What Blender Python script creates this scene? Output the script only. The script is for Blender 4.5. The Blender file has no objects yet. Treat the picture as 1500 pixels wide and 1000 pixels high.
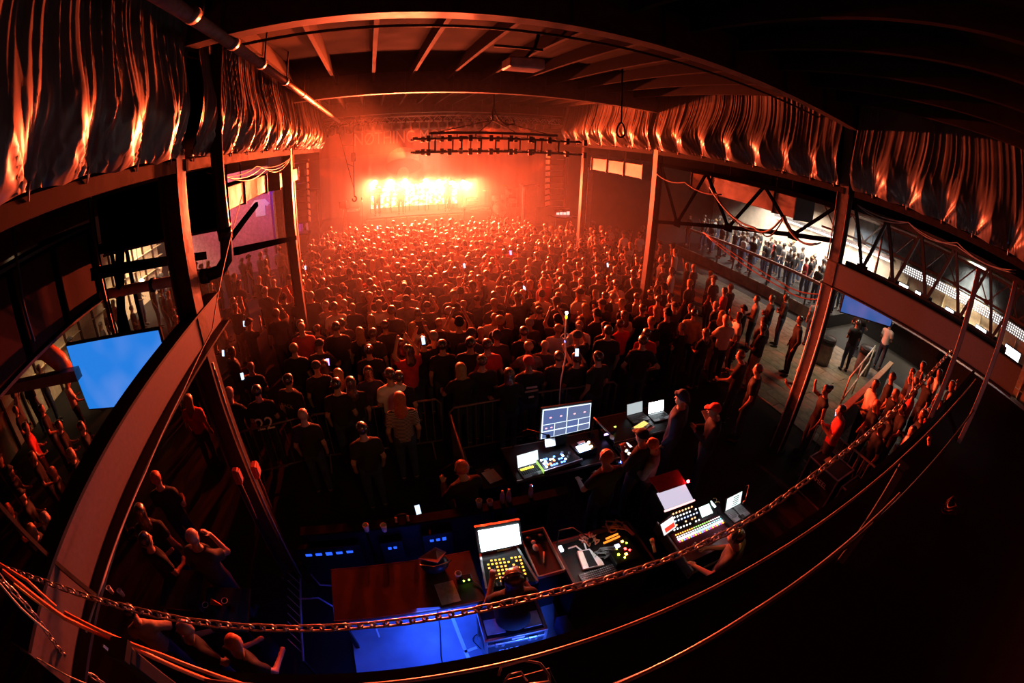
import bpy, math, random
import numpy as np
from mathutils import Vector, Matrix

# ------------------------------------------------------------------ camera, world, exposure
SC = bpy.context.scene
COL = SC.collection
EYE = (0.0, 0.0, 5.2)                       # metres above the main floor, on the rear balcony
YAW, PITCH, ROLL, FOCAL = math.radians(-18.6), math.radians(-25.7), math.radians(-1.83), 15.5

def cam_axes():
    c, s = math.cos, math.sin
    rz = np.array([[c(YAW), -s(YAW), 0], [s(YAW), c(YAW), 0], [0, 0, 1]])
    rx = np.array([[1, 0, 0], [0, c(PITCH), -s(PITCH)], [0, s(PITCH), c(PITCH)]])
    ry = np.array([[c(ROLL), 0, s(ROLL)], [0, 1, 0], [-s(ROLL), 0, c(ROLL)]])
    return rz @ rx @ ry
AX = cam_axes()
cd = bpy.data.cameras.new('camera')
cd.type = 'PANO'
cd.sensor_fit = 'HORIZONTAL'
cd.sensor_width, cd.sensor_height = 36.0, 24.0
for holder in (cd, getattr(cd, 'cycles', None)):
    if holder is None:
        continue
    for k, v in (('panorama_type', 'FISHEYE_EQUISOLID'), ('fisheye_lens', FOCAL), ('fisheye_fov', math.radians(250))):
        try:
            setattr(holder, k, v)
        except Exception:
            pass
cd.clip_start, cd.clip_end = 0.02, 200
cam = bpy.data.objects.new('camera', cd)
COL.objects.link(cam)
mw = Matrix.Identity(4)
for r in range(3):
    mw[r][0], mw[r][1], mw[r][2], mw[r][3] = AX[r][0], AX[r][2], -AX[r][1], EYE[r]
cam.matrix_world = mw
SC.camera = cam

w = bpy.data.worlds.new('world')
SC.world = w
w.use_nodes = True
w.node_tree.nodes['Background'].inputs[0].default_value = (0.004, 0.004, 0.006, 1)
w.node_tree.nodes['Background'].inputs[1].default_value = 0.0
SC.view_settings.view_transform = 'Standard'
try:
    SC.view_settings.look = 'None'
except Exception:
    pass
SC.view_settings.exposure = 0.0
SC.view_settings.gamma = 1.0
SC.view_settings.use_curve_mapping = False
cy = SC.cycles
cy.max_bounces, cy.diffuse_bounces, cy.glossy_bounces, cy.transmission_bounces, cy.volume_bounces = 4, 1, 2, 2, 0
cy.sample_clamp_indirect = 3.0
cy.sample_clamp_direct = 0.0
cy.use_denoising = True
cy.caustics_reflective = cy.caustics_refractive = False
cy.transparent_max_bounces = 8

def lamp(name, kind, loc, target, power, color, size=0.1, spot=None, blend=0.5, size_y=None, spread=None):
    ld = bpy.data.lights.new(name, kind)
    ld.energy = power
    ld.color = color
    if kind == 'AREA':
        ld.size = size
        if spread:
            ld.spread = math.radians(spread)
        if size_y:
            ld.shape = 'RECTANGLE'
            ld.size_y = size_y
    else:
        ld.shadow_soft_size = size
    if kind == 'SPOT':
        ld.spot_size = math.radians(spot or 90)
        ld.spot_blend = blend
    o = bpy.data.objects.new(name, ld)
    COL.objects.link(o)
    o.location = loc
    if target is not None:
        o.rotation_euler = (Vector(target) - Vector(loc)).to_track_quat('-Z', 'Y').to_euler()
    return o

ORANGE = (1.0, 0.075, 0.024)
RED = (1.0, 0.050, 0.010)
AMBER = (1.0, 0.26, 0.09)
# stage back lights that shine over the band into the house (their housings are built with the stage)
BLINDERS = [(549, 267), (572, 266), (593, 265), (623, 265), (642, 266), (661, 268), (678, 267)]
BLIND_POWER, BLIND_COLOR = 27000, (1.0, 0.105, 0.036)
for i in range(6):                       # truss lights over the stage, aimed out over the audience
    x = -1.5 + i * 1.7
    lamp('house_wash', 'SPOT', (x, 21.2, 6.15), (x + (x - 2.7) * 0.6, 12.0, 1.0), 15000, RED, 0.12, 54, 0.9)
for x, tx, p0, p1 in ((1.6, -1.9, 90000, 20000), (3.7, 7.2, 10000, 34000)):  # narrow unseen spots added to rake light along the sheets on both sides
    lamp('sheet_fill', 'SPOT', (x, 20.6, 4.7), (tx, 3.2, 6.15), p0, (1.0, 0.085, 0.02), 0.1, 10.5, 0.7)
    lamp('sheet_fill', 'SPOT', (x, 20.6, 4.9), (tx * 1.05, 10.0, 6.2), p1, (1.0, 0.085, 0.02), 0.1, 17, 0.9)
for x, tx, ty in ((5.4, -1.9, 8.6), (-0.2, 7.2, 10.2)):  # softer unseen cross spots added to brighten the middle sheets
    lamp('sheet_fill', 'SPOT', (x, 20.6, 4.1), (tx, ty, 6.2), 17000, (1.0, 0.075, 0.016), 0.15, 17, 0.9)
lamp('aisle_wash', 'SPOT', (8.4, 20.2, 4.4), (-7.0, 4.6, 1.2), 30000, RED, 0.12, 20, 0.8)
lamp('aisle_wash', 'SPOT', (-2.6, 20.2, 4.4), (10.2, 2.2, 1.2), 14000, RED, 0.12, 20, 0.8)
for x in (0.0, 2.6, 5.2):                # floor lights washing the backdrop
    lamp('backdrop_wash', 'SPOT', (x, 24.9, 1.5), (x, 26.6, 4.6), 330, ORANGE, 0.2, 130, 0.9)
for x in (-2.2, 0.8, 4.4, 7.6):          # top lights washing the backdrop
    lamp('backdrop_top_wash', 'SPOT', (x, 24.0, 6.3), (x, 26.7, 3.6), 120, ORANGE, 0.2, 110, 0.9)
lamp('stage_key', 'SPOT', (2.6, 22.0, 6.2), (2.4, 23.0, 1.2), 6000, (1.0, 0.36, 0.16), 0.3, 100, 1.0)
for x, y, p in ((12.6, 6.2, 75), (19.0, 3.0, 420), (17.2, 8.0, 130)):    # downlights of the right aisle and bar
    lamp('aisle_downlight', 'AREA', (x, y, 4.9), (x + .3, y, 0.0), p, (1.0, 0.82, 0.58), 0.9, size_y=1.6, spread=95)
for y in (9.5, 12.5, 15.5):
    lamp('hall_light', 'AREA', (17.9, y, 4.2), (18.6, y, 1.0), 420, (1.0, 0.88, 0.76), 0.8, size_y=2.2, spread=130)
lamp('merch_light', 'AREA', (-7.4, 18.4, 4.7), (-6.6, 20.6, 2.2), 190, (1.0, 0.34, 0.40), 0.8, size_y=2.0)
lamp('left_bar_light', 'AREA', (-10.4, 10.0, 4.4), (-11.6, 10.0, 1.5), 70, (1.0, 0.66, 0.36), 0.5, size_y=6.0, spread=80)
lamp('left_bar_light', 'AREA', (-10.0, 17.2, 4.6), (-11.4, 18.2, 1.5), 420, (1.0, 0.70, 0.42), 0.5, size_y=5.0, spread=110)
lamp('curtain_light', 'SPOT', (-4.3, 19.6, 4.4), (-4.3, 21.0, 3.0), 120, (0.35, 0.06, 1.0), 0.1, 110, 0.8)
lamp('under_desk_led', 'AREA', (0.0, 2.62, 0.82), (-0.05, 2.2, 0.0), 40.0, (0.018, 0.085, 1.0), 0.25, size_y=1.7)
lamp('riser_led', 'SPOT', (1.0, 1.30, 0.75), (.85, 1.95, 0.5), 150.0, (0.03, 0.12, 1.0), 0.1, 80, .8)
lamp('beam_fill', 'SPOT', (1.3, -0.9, 4.5), (-1.8, 1.0, 3.8), 9.0, (1.0, 0.62, 0.85), 0.1, 42, 0.9)  # unseen spot added behind the eye to fill the left beam
lamp('beam_fill', 'SPOT', (2.2, -0.9, 4.6), (7.1, 2.2, 3.8), 90.0, (1.0, 0.78, 0.80), 0.1, 46, 0.9)  # second unseen spot added to fill the right beam
lamp('barricade_fill', 'SPOT', (1.2, -1.2, 6.5), (-0.2, 6.5, 1.3), 210.0, (1.0, 0.45, 0.16), 0.2, 34, 1.0)  # unseen warm spot added above the balcony to fill backs at the barricade

# ------------------------------------------------------------------ materials
MATS = {}

def nmat(name):
    m = bpy.data.materials.new(name)
    m.use_nodes = True
    nt = m.node_tree
    return m, nt, nt.nodes['Principled BSDF']

def mat(name, col, rough=0.6, metal=0.0, emit=None, strength=0.0, vary=0.25, scale=9.0, spec=0.22, bump=0.0):
    """A Principled material whose colour and roughness wander with a noise texture."""
    if name in MATS:
        return MATS[name]
    m, nt, b = nmat(name)
    b.inputs['Metallic'].default_value = metal
    b.inputs['Specular IOR Level'].default_value = spec
    if emit is not None:
        b.inputs['Base Color'].default_value = (*col, 1)
        b.inputs['Emission Color'].default_value = (*emit, 1)
        b.inputs['Emission Strength'].default_value = strength
        b.inputs['Roughness'].default_value = rough
    else:
        tc = nt.nodes.new('ShaderNodeTexCoord')
        nz = nt.nodes.new('ShaderNodeTexNoise')
        nz.inputs['Scale'].default_value = scale
        nz.inputs['Detail'].default_value = 4
        nt.links.new(tc.outputs['Object'], nz.inputs['Vector'])
        cr = nt.nodes.new('ShaderNodeValToRGB')
        e = cr.color_ramp.elements
        e[0].position, e[1].position = 0.3, 0.75
        e[0].color = (*[c * (1 - vary) for c in col], 1)
        e[1].color = (*[min(1, c * (1 + vary)) for c in col], 1)
        nt.links.new(nz.outputs['Fac'], cr.inputs['Fac'])
        nt.links.new(cr.outputs['Color'], b.inputs['Base Color'])
        mr = nt.nodes.new('ShaderNodeMapRange')
        mr.inputs['To Min'].default_value = max(0.02, rough - 0.12)
        mr.inputs['To Max'].default_value = min(1, rough + 0.12)
        nt.links.new(nz.outputs['Fac'], mr.inputs['Value'])
        nt.links.new(mr.outputs['Result'], b.inputs['Roughness'])
        if bump:
            bp = nt.nodes.new('ShaderNodeBump')
            bp.inputs['Strength'].default_value = bump
            bp.inputs['Distance'].default_value = 0.01
            nt.links.new(nz.outputs['Fac'], bp.inputs['Height'])
            nt.links.new(bp.outputs['Normal'], b.inputs['Normal'])
    MATS[name] = m
    return m

def glow(name, col, strength):
    return mat(name, (0.02, 0.02, 0.02), 0.4, emit=col, strength=strength)

STEEL = mat('painted_steel', (0.05, 0.04, 0.038), 0.5, 0.0, bump=0.3)
STEELD = mat('dark_steel', (0.030, 0.027, 0.027), 0.5, bump=0.2)
BEAMP = mat('beam_paint', (0.11, 0.09, 0.105), 0.75, scale=30, vary=0.12)
GALV = mat('galvanised_pipe', (0.22, 0.20, 0.19), 0.42, 0.6, bump=0.2)
BLACK = mat('black_paint', (0.012, 0.012, 0.013), 0.5)
MATTE = mat('matte_black', (0.009, 0.008, 0.008), 0.92, spec=0.05)
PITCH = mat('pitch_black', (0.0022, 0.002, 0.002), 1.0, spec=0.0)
BLACKG = mat('black_plastic', (0.016, 0.016, 0.018), 0.32)
DARKF = mat('dark_floor', (0.011, 0.009, 0.008), 0.7, scale=3, bump=0.3)
DARKC = mat('dark_ceiling', (0.005, 0.004, 0.004), 0.9, scale=2, spec=.05)
WALLD = mat('dark_wall', (0.035, 0.03, 0.03), 0.8, scale=2)
ALU = mat('aluminium', (0.55, 0.55, 0.56), 0.35, 0.9)
GREYP = mat('grey_plastic', (0.25, 0.25, 0.26), 0.5)
WHITEP = mat('white_paper', (0.75, 0.73, 0.68), 0.8, vary=0.08)
WHITEPL = mat('white_plastic', (0.78, 0.78, 0.78), 0.4, vary=0.05)
WOODT = mat('stained_table_wood', (0.05, 0.018, 0.011), 0.5, scale=14, vary=0.2)
CHAINM = mat('chain_steel', (0.42, 0.38, 0.36), 0.3, 0.9, spec=.5)
RAILM = mat('rail_steel', (0.34, 0.28, 0.26), 0.33, 0.6)
CABLE = mat('black_cable', (0.02, 0.018, 0.018), 0.4)
ROPE = mat('pale_rope', (0.55, 0.45, 0.42), 0.7)

# ------------------------------------------------------------------ pixel rays (measured in the 1500x1000 photograph)
def ray(px, py):
    u, v = (px - 750) / 1500 * 36, -(py - 500) / 1500 * 36
    r = math.hypot(u, v)
    th = 2 * math.asin(min(1, r / (2 * FOCAL)))
    s = math.sin(th) / max(r, 1e-9)
    return AX @ np.array([u * s, math.cos(th), v * s])

def at(px, py, **k):
    """The world point seen at a pixel on the plane x=, y= or z= a value."""
    ax, val = list(k.items())[0]
    i = 'xyz'.index(ax)
    d = ray(px, py)
    t = (val - EYE[i]) / d[i]
    return Vector([EYE[j] + d[j] * t for j in range(3)])

# ------------------------------------------------------------------ mesh building
class MB:
    def __init__(self):
        self.v, self.f, self.mi, self.cur = [], [], [], 0

    def add(self, verts, faces):
        n = len(self.v)
        self.v += [tuple(p) for p in verts]
        self.f += [tuple(i + n for i in f) for f in faces]
        self.mi += [self.cur] * len(faces)
        return self

    def box(self, c, s, rot=None, bevel=0.0):
        hx, hy, hz = s[0] / 2, s[1] / 2, s[2] / 2
        if bevel > 0:
            b = min(bevel, hx * .9, hy * .9, hz * .9)
            vs = []
            for sx in (-1, 1):
                for sy in (-1, 1):
                    for sz in (-1, 1):
                        vs += [(sx * hx, sy * (hy - b), sz * (hz - b)), (sx * (hx - b), sy * hy, sz * (hz - b)), (sx * (hx - b), sy * (hy - b), sz * hz)]
            I = lambda a, q, d, k: ((a * 2 + q) * 2 + d) * 3 + k
            fs = []
            fs += [(I(a, 0, 0, 0), I(a, 1, 0, 0), I(a, 1, 1, 0), I(a, 0, 1, 0)) for a in (0, 1)]
            fs += [(I(0, q, 0, 1), I(1, q, 0, 1), I(1, q, 1, 1), I(0, q, 1, 1)) for q in (0, 1)]
            fs += [(I(0, 0, d, 2), I(1, 0, d, 2), I(1, 1, d, 2), I(0, 1, d, 2)) for d in (0, 1)]
            for q in (0, 1):
                for d in (0, 1):
                    fs.append((I(0, q, d, 1), I(1, q, d, 1), I(1, q, d, 2), I(0, q, d, 2)))
            for a in (0, 1):
                for d in (0, 1):
                    fs.append((I(a, 0, d, 0), I(a, 1, d, 0), I(a, 1, d, 2), I(a, 0, d, 2)))
            for a in (0, 1):
                for q in (0, 1):
                    fs.append((I(a, q, 0, 0), I(a, q, 1, 0), I(a, q, 1, 1), I(a, q, 0, 1)))
            for a in (0, 1):
                for q in (0, 1):
                    for d in (0, 1):
                        fs.append((I(a, q, d, 0), I(a, q, d, 1), I(a, q, d, 2)))
        else:
            vs = [(sx * hx, sy * hy, sz * hz) for sx in (-1, 1) for sy in (-1, 1) for sz in (-1, 1)]
            fs = [(0, 1, 3, 2), (4, 6, 7, 5), (0, 4, 5, 1), (2, 3, 7, 6), (0, 2, 6, 4), (1, 5, 7, 3)]
        if rot is not None:
            vs = [rot @ Vector(p) for p in vs]
        return self.add([(p[0] + c[0], p[1] + c[1], p[2] + c[2]) for p in vs], fs)

    def span(self, lo, hi, bevel=0.0):
        return self.box([(a + b) / 2 for a, b in zip(lo, hi)], [abs(b - a) for a, b in zip(lo, hi)], None, bevel)

    def bar(self, a, b, w, h=None, up=(0, 0, 1)):
        """A square-section bar from a to b."""
        a, b = Vector(a), Vector(b)
        d = (b - a).normalized()
        up = Vector(up)
        if abs(d.dot(up)) > 0.98:
            up = Vector((0, 1, 0))
        x = d.cross(up).normalized()
        z = x.cross(d)
        rot = Matrix((x, d, z)).transposed()
        return self.box((a + b) / 2, (w, (b - a).length, h or w), rot)

    def tube(self, pts, r, n=8, closed=False, caps=True):
        pts = [Vector(p) for p in pts]
        m = len(pts)
        rr = r if isinstance(r, (list, tuple)) else [r] * m
        vs, fs = [], []
        prev = None
        for i, p in enumerate(pts):
            if closed:
                t = pts[(i + 1) % m] - pts[i - 1]
            else:
                t = pts[min(i + 1, m - 1)] - pts[max(i - 1, 0)]
            t.normalize()
            if prev is None:
                u = t.orthogonal().normalized()
            else:
                u = prev - t * prev.dot(t)
                u = u.normalized() if u.length > 1e-6 else t.orthogonal().normalized()
            prev = u
            q = t.cross(u)
            for k in range(n):
                a = 2 * math.pi * k / n
                vs.append(p + (u * math.cos(a) + q * math.sin(a)) * rr[i])
        for i in range(m if closed else m - 1):
            j = (i + 1) % m
            for k in range(n):
                l = (k + 1) % n
                fs.append((i * n + k, i * n + l, j * n + l, j * n + k))
        if caps and not closed:
            fs.append(tuple(range(n - 1, -1, -1)))
            fs.append(tuple((m - 1) * n + k for k in range(n)))
        return self.add(vs, fs)

    def cyl(self, a, b, r, r2=None, n=14):
        return self.tube([a, b], [r, r if r2 is None else r2], n)

    def quad(self, a, b, c, d):
        return self.add([a, b, c, d], [(0, 1, 2, 3)])

    def slab(self, pts, thick, nrm):
        n = len(pts)
        q = [Vector(p) + Vector(nrm).normalized() * thick for p in pts]
        return self.add(list(map(Vector, pts)) + q, [tuple(range(n - 1, -1, -1)), tuple(range(n, 2 * n))] + [(i, (i + 1) % n, n + (i + 1) % n, n + i) for i in range(n)])

    def sphere(self, c, r, n=10, m=7):
        r = r if isinstance(r, (list, tuple)) else (r, r, r)
        vs = [(c[0], c[1], c[2] + r[2])]
        for i in range(1, m):
            a = math.pi * i / m
            for k in range(n):
                b = 2 * math.pi * k / n
                vs.append((c[0] + r[0] * math.sin(a) * math.cos(b), c[1] + r[1] * math.sin(a) * math.sin(b), c[2] + r[2] * math.cos(a)))
        vs.append((c[0], c[1], c[2] - r[2]))
        fs = [(0, 1 + k, 1 + (k + 1) % n) for k in range(n)]
        for i in range(m - 2):
            for k in range(n):
                l = (k + 1) % n
                fs.append((1 + i * n + k, 1 + (i + 1) * n + k, 1 + (i + 1) * n + l, 1 + i * n + l))
        e = len(vs) - 1
        fs += [(e, 1 + (m - 2) * n + (k + 1) % n, 1 + (m - 2) * n + k) for k in range(n)]
        return self.add(vs, fs)

    def lathe(self, prof, c, n=14, axis=None):
        """Profile [(r, z)] turned about the vertical through c."""
        vs, fs = [], []
        for r, z in prof:
            for k in range(n):
                a = 2 * math.pi * k / n
                vs.append((c[0] + r * math.cos(a), c[1] + r * math.sin(a), c[2] + z))
        for i in range(len(prof) - 1):
            for k in range(n):
                l = (k + 1) % n
                fs.append((i * n + k, i * n + l, (i + 1) * n + l, (i + 1) * n + k))
        fs.append(tuple(range(n - 1, -1, -1)))
        fs.append(tuple((len(prof) - 1) * n + k for k in range(n)))
        return self.add(vs, fs)

    def mesh(self, name, smooth=False):
        me = bpy.data.meshes.new(name)
        me.from_pydata([tuple(p) for p in self.v], [], self.f)
        if any(self.mi):
            me.polygons.foreach_set('material_index', self.mi)
        if smooth:
            me.polygons.foreach_set('use_smooth', [True] * len(self.f))
        me.update()
        import bmesh
        bm = bmesh.new()
        bm.from_mesh(me)
        bmesh.ops.recalc_face_normals(bm, faces=bm.faces)
        bm.to_mesh(me)
        bm.free()
        return me

def put(name, me, mats, parent=None):
    o = bpy.data.objects.new(name, me)
    COL.objects.link(o)
    for m in (mats if isinstance(mats, (list, tuple)) else [mats]):
        if len(me.materials) < (len(mats) if isinstance(mats, (list, tuple)) else 1):
            me.materials.append(m)
    if parent is not None:
        o.parent = parent
    return o

def tag(o, label=None, cat=None, group=None, kind=None):
    for k, v in (('label', label), ('category', cat), ('group', group), ('kind', kind)):
        if v:
            o[k] = v
    return o

def solo(name, mb, m, label, cat, group=None, smooth=False):
    """A thing of one mesh, its origin at its base centre."""
    vs = np.array([tuple(p) for p in mb.v])
    base = np.array([(vs[:, 0].min() + vs[:, 0].max()) / 2, (vs[:, 1].min() + vs[:, 1].max()) / 2, vs[:, 2].min()])
    mb.v = [tuple(p) for p in vs - base]
    o = put(name, mb.mesh(name, smooth), m)
    o.location = base
    return tag(o, label, cat, group)

def thing(name, loc, label, cat, group=None, rz=0.0):
    o = bpy.data.objects.new(name, None)
    o.empty_display_size = 0.1
    COL.objects.link(o)
    o.location = loc
    o.rotation_euler = (0, 0, rz)
    return tag(o, label, cat, group)

def part(name, mb, m, parent, smooth=False, world=True, label=None, kind=None):
    """A child mesh; with world=True the builder holds world points (parent must be unrotated)."""
    if world:
        q = parent
        off = Vector((0, 0, 0))
        while q is not None:
            off += Vector(q.location)
            q = q.parent
        mb.v = [(p[0] - off.x, p[1] - off.y, p[2] - off.z) for p in mb.v]
    o = put(name, mb.mesh(name, smooth), m, parent)
    if label:
        o['label'] = label
    if kind:
        o['kind'] = kind
    return o

def structure(name, mb, m, smooth=False, label=None):
    o = put(name, mb.mesh(name, smooth), m)
    return tag(o, label, None, None, 'structure')

def clone(root):
    c = root.copy()
    COL.objects.link(c)
    for ch in list(root.children):
        d = ch.copy()
        COL.objects.link(d)
        d.parent = c
        for g in list(ch.children):
            e = g.copy()
            COL.objects.link(e)
            e.parent = d
    return c

def paint(o, m, slot=0):
    """Give a copy its own material while it shares mesh data."""
    o.material_slots[slot].link = 'OBJECT'
    o.material_slots[slot].material = m

def text(name, body, size, m, parent, loc, rot, extrude=0.002, align='CENTER', kind=None):
    fc = bpy.data.curves.new(name, 'FONT')
    fc.body, fc.size, fc.extrude, fc.align_x, fc.align_y = body, size, extrude, align, 'CENTER'
    fc.resolution_u = 3
    tmp = bpy.data.objects.new('lettering', fc)
    COL.objects.link(tmp)
    me = bpy.data.meshes.new_from_object(tmp.evaluated_get(bpy.context.evaluated_depsgraph_get()))
    bpy.data.objects.remove(tmp)
    me.name = name
    me.materials.clear()
    o = put(name, me, m, parent)
    o.location = loc
    o.rotation_euler = rot
    o['kind'] = 'stuff'
    return o

RNG = random.Random(7)
EDGEB = mat('edge_beam_paint', (0.013, 0.009, 0.008), 0.85, scale=12, vary=.5, spec=.05)
# ================================================================== the hall
XL, XR = -1.8, 7.1                 # the two lines of columns
BAYS = [3.8, 9.72, 15.6]
structure('floor', MB().span((-12, -3, -0.2), (21, 30, 0)), DARKF)
structure('ceiling', MB().span((-12, -3, 6.92), (21, 30, 7.05)), DARKC)
structure('wall_back', MB().span((-12, -3.2, 0), (21, -3, 7)), WALLD)
structure('wall_front', MB().span((-12, 28, 0), (21, 28.2, 7)), WALLD)
structure('wall_left', MB().span((-12.2, -3, 0), (-12, 28, 7)), WALLD)

PALEW = mat('pale_hall_wall', (0.55, 0.46, 0.36), 0.8, scale=2)
BLUEG = mat('blue_grey_panel', (0.085, 0.11, 0.14), 0.45, scale=3, vary=0.35)
wr = structure('wall_right', MB().span((20.2, -3, 0), (20.4, 28, 7)), PALEW)
for i in range(11):                 # tall grey panels above the bar
    y0 = -2.8 + i * 1.18
    part('panel', MB().box((20.17, y0 + 0.58, 3.95), (0.06, 1.15, 1.25), None, 0.015), BLUEG, wr, False, True)
structure('trim_1', MB().span((19.95, -2.8, 4.58), (20.2, 10.2, 4.66)), mat('pale_trim', (0.6, 0.6, 0.6), 0.5))

# boards of the right aisle floor
PLANK = mat('aisle_board', (0.20, 0.16, 0.11), 0.45, scale=4, vary=0.45, bump=0.2)
fl = bpy.data.objects['floor']
pm = MB().box((0, 0, 0.012), (0.36, 2.4, 0.024), None, 0.006).mesh('board')
pm.materials.append(PLANK)
for i in range(17):
    for j in range(6):
        b = bpy.data.objects.new('board', pm)
        COL.objects.link(b)
        b.parent = fl
        b.location = (8.6 + i * 0.365, 1.6 + j * 2.41 + (0.6 if i % 2 else 0.0), RNG.uniform(-0.004, 0.002))

def h_column(x, y, z0, z1, w, name, label, m):
    mb = MB()
    t = 0.02
    for s in (-1, 1):
        mb.box((x + s * w / 2, y, (z0 + z1) / 2), (t, w, z1 - z0))
    mb.box((x, y, (z0 + z1) / 2), (w, t, z1 - z0))
    o = structure(name, mb, m, label=label)
    part('base_plate', MB().box((x, y, z0 + 0.012), (w + 0.12, w + 0.12, 0.024), None, 0.004), STEELD, o)
    for dx in (-1, 1):
        for dy in (-1, 1):
            part('bolt', MB().cyl((x + dx * (w / 2 + .035), y + dy * (w / 2 + .035), z0 + .02), (x + dx * (w / 2 + .035), y + dy * (w / 2 + .035), z0 + .06), .012, n=6), GALV, o)
    return o
COLST = mat('column_paint', (0.06, 0.044, 0.04), 0.5, bump=0.3, scale=14)
for y, n, nl, nr in ((BAYS[0], 1, 'steel column on the left nearest the balcony', 'steel column on the right nearest the balcony'),
                     (BAYS[1], 2, 'second steel column on the left amid the crowd', 'second steel column on the right amid the crowd'),
                     (BAYS[2], 3, 'third steel column on the left near the stage', 'third steel column on the right near the stage')):
    h_column(XL - 0.1 - (1.0 if n == 3 else 0), y + (0.02 if n == 1 else 0), 0, 6.45, 0.2, 'column', nl, COLST)
    h_column(XR + 0.1 + (.8 if n == 3 else 0), y + (0.12 if n == 1 else 0), 0, 6.45, 0.2, 'column', nr, COLST)

# cross girders of the roof: web, bottom flange, stiffeners
for y, lab in ((BAYS[0], 'roof girder nearest the balcony'), (BAYS[1], 'roof girder in the middle of the hall'), (BAYS[2], 'roof girder next to the stage')):
    g = structure('girder', MB().span((-2.1, y - 0.02, 6.45), (7.4, y + 0.02, 6.92)), STEEL, label=lab)
    part('flange', MB().span((-2.1, y - 0.1, 6.42), (7.4, y + 0.1, 6.45)), STEEL, g)
    for k in range(9):
        x = -1.4 + k * 1.05
        part('stiffener', MB().box((x, y, 6.68), (0.015, 0.16, 0.44)), STEEL, g)
JOIST = mat('joist_timber', (0.02, 0.013, 0.011), 0.8, scale=5, spec=.1)
for b, (y0, y1) in enumerate(((-1.5, 3.7), (3.9, 9.62), (9.82, 15.5), (15.7, 21.0))):
    step = 0.78 if b != 2 else 0.62
    x = -1.55
    k = 0
    while x < 7.0:
        structure('joist', MB().span((x - 0.03, y0, 6.70), (x + 0.03, y1, 6.92)), JOIST)
        x += step
        k += 1
# thin bridging pipe and long sprinkler main under the roof
solo('conduit', MB().cyl((-2.0, 4.6, 6.55), (7.2, 4.6, 6.55), 0.018), STEELD, 'thin dark conduit crossing under the joists behind the first girder', 'pipe', smooth=True)
sp = thing('sprinkler_pipe', (-1.33, 8.0, 6.33), 'long painted sprinkler pipe slung under the roof beside the left tarpaulins', 'pipe')
part('pipe', MB().cyl((-1.36, 0.6, 6.4), (-1.28, 17.5, 6.4), 0.055), mat('pipe_paint', (0.30, 0.2, 0.16), 0.42, bump=0.4, scale=18), sp, True)
for y in (2.9, 3.95, 5.1, 6.6, 8.4, 10.6, 13.5, 16.5):
    part('coupling', MB().cyl((-1.33, y - .05, 6.4), (-1.33, y + .05, 6.4), 0.07), GALV, sp, True)
    part('hanger', MB().box((-1.33, y + .2, 6.66), (0.02, 0.02, 0.52)), STEELD, sp)

# ------------------------------------------------------------------ longitudinal beams and tarpaulins
for x, side, s in ((XL, 'left', 1), (XR, 'right', -1)):
    for y0, y1, k in ((-1.2, 3.68, 0), (3.92, 9.6, 1), (9.84, 15.5, 2)):
        structure('beam', MB().span((x - s * 0.16, y0, 5.26), (x + s * 0.02, y1, 5.37)), EDGEB, label='%s edge beam under the tarpaulin of bay %d' % (side, k + 1))
TARP = mat('satin_sheeting', (0.085, 0.075, 0.075), 0.36, spec=0.6, scale=3, vary=0.2)

def pleats(u, seed):
    """Narrow ridges on a smooth sheet along u (metres), uneven in pitch and height."""
    r = 0
    for f, a, ph, pw in ((.9, .4, .3, 2), (2.1, .9, 1.9, 7), (3.7, .9, 4.4, 7), (6.1, .7, 2.2, 6), (10.3, .4, .7, 4)):
        w_ = np.sin(2 * np.pi * f * u + ph + seed + 1.8 * np.sin(1.1 * f * u + ph))
        r = r + a * np.maximum(w_, 0) ** pw
    return r

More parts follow.
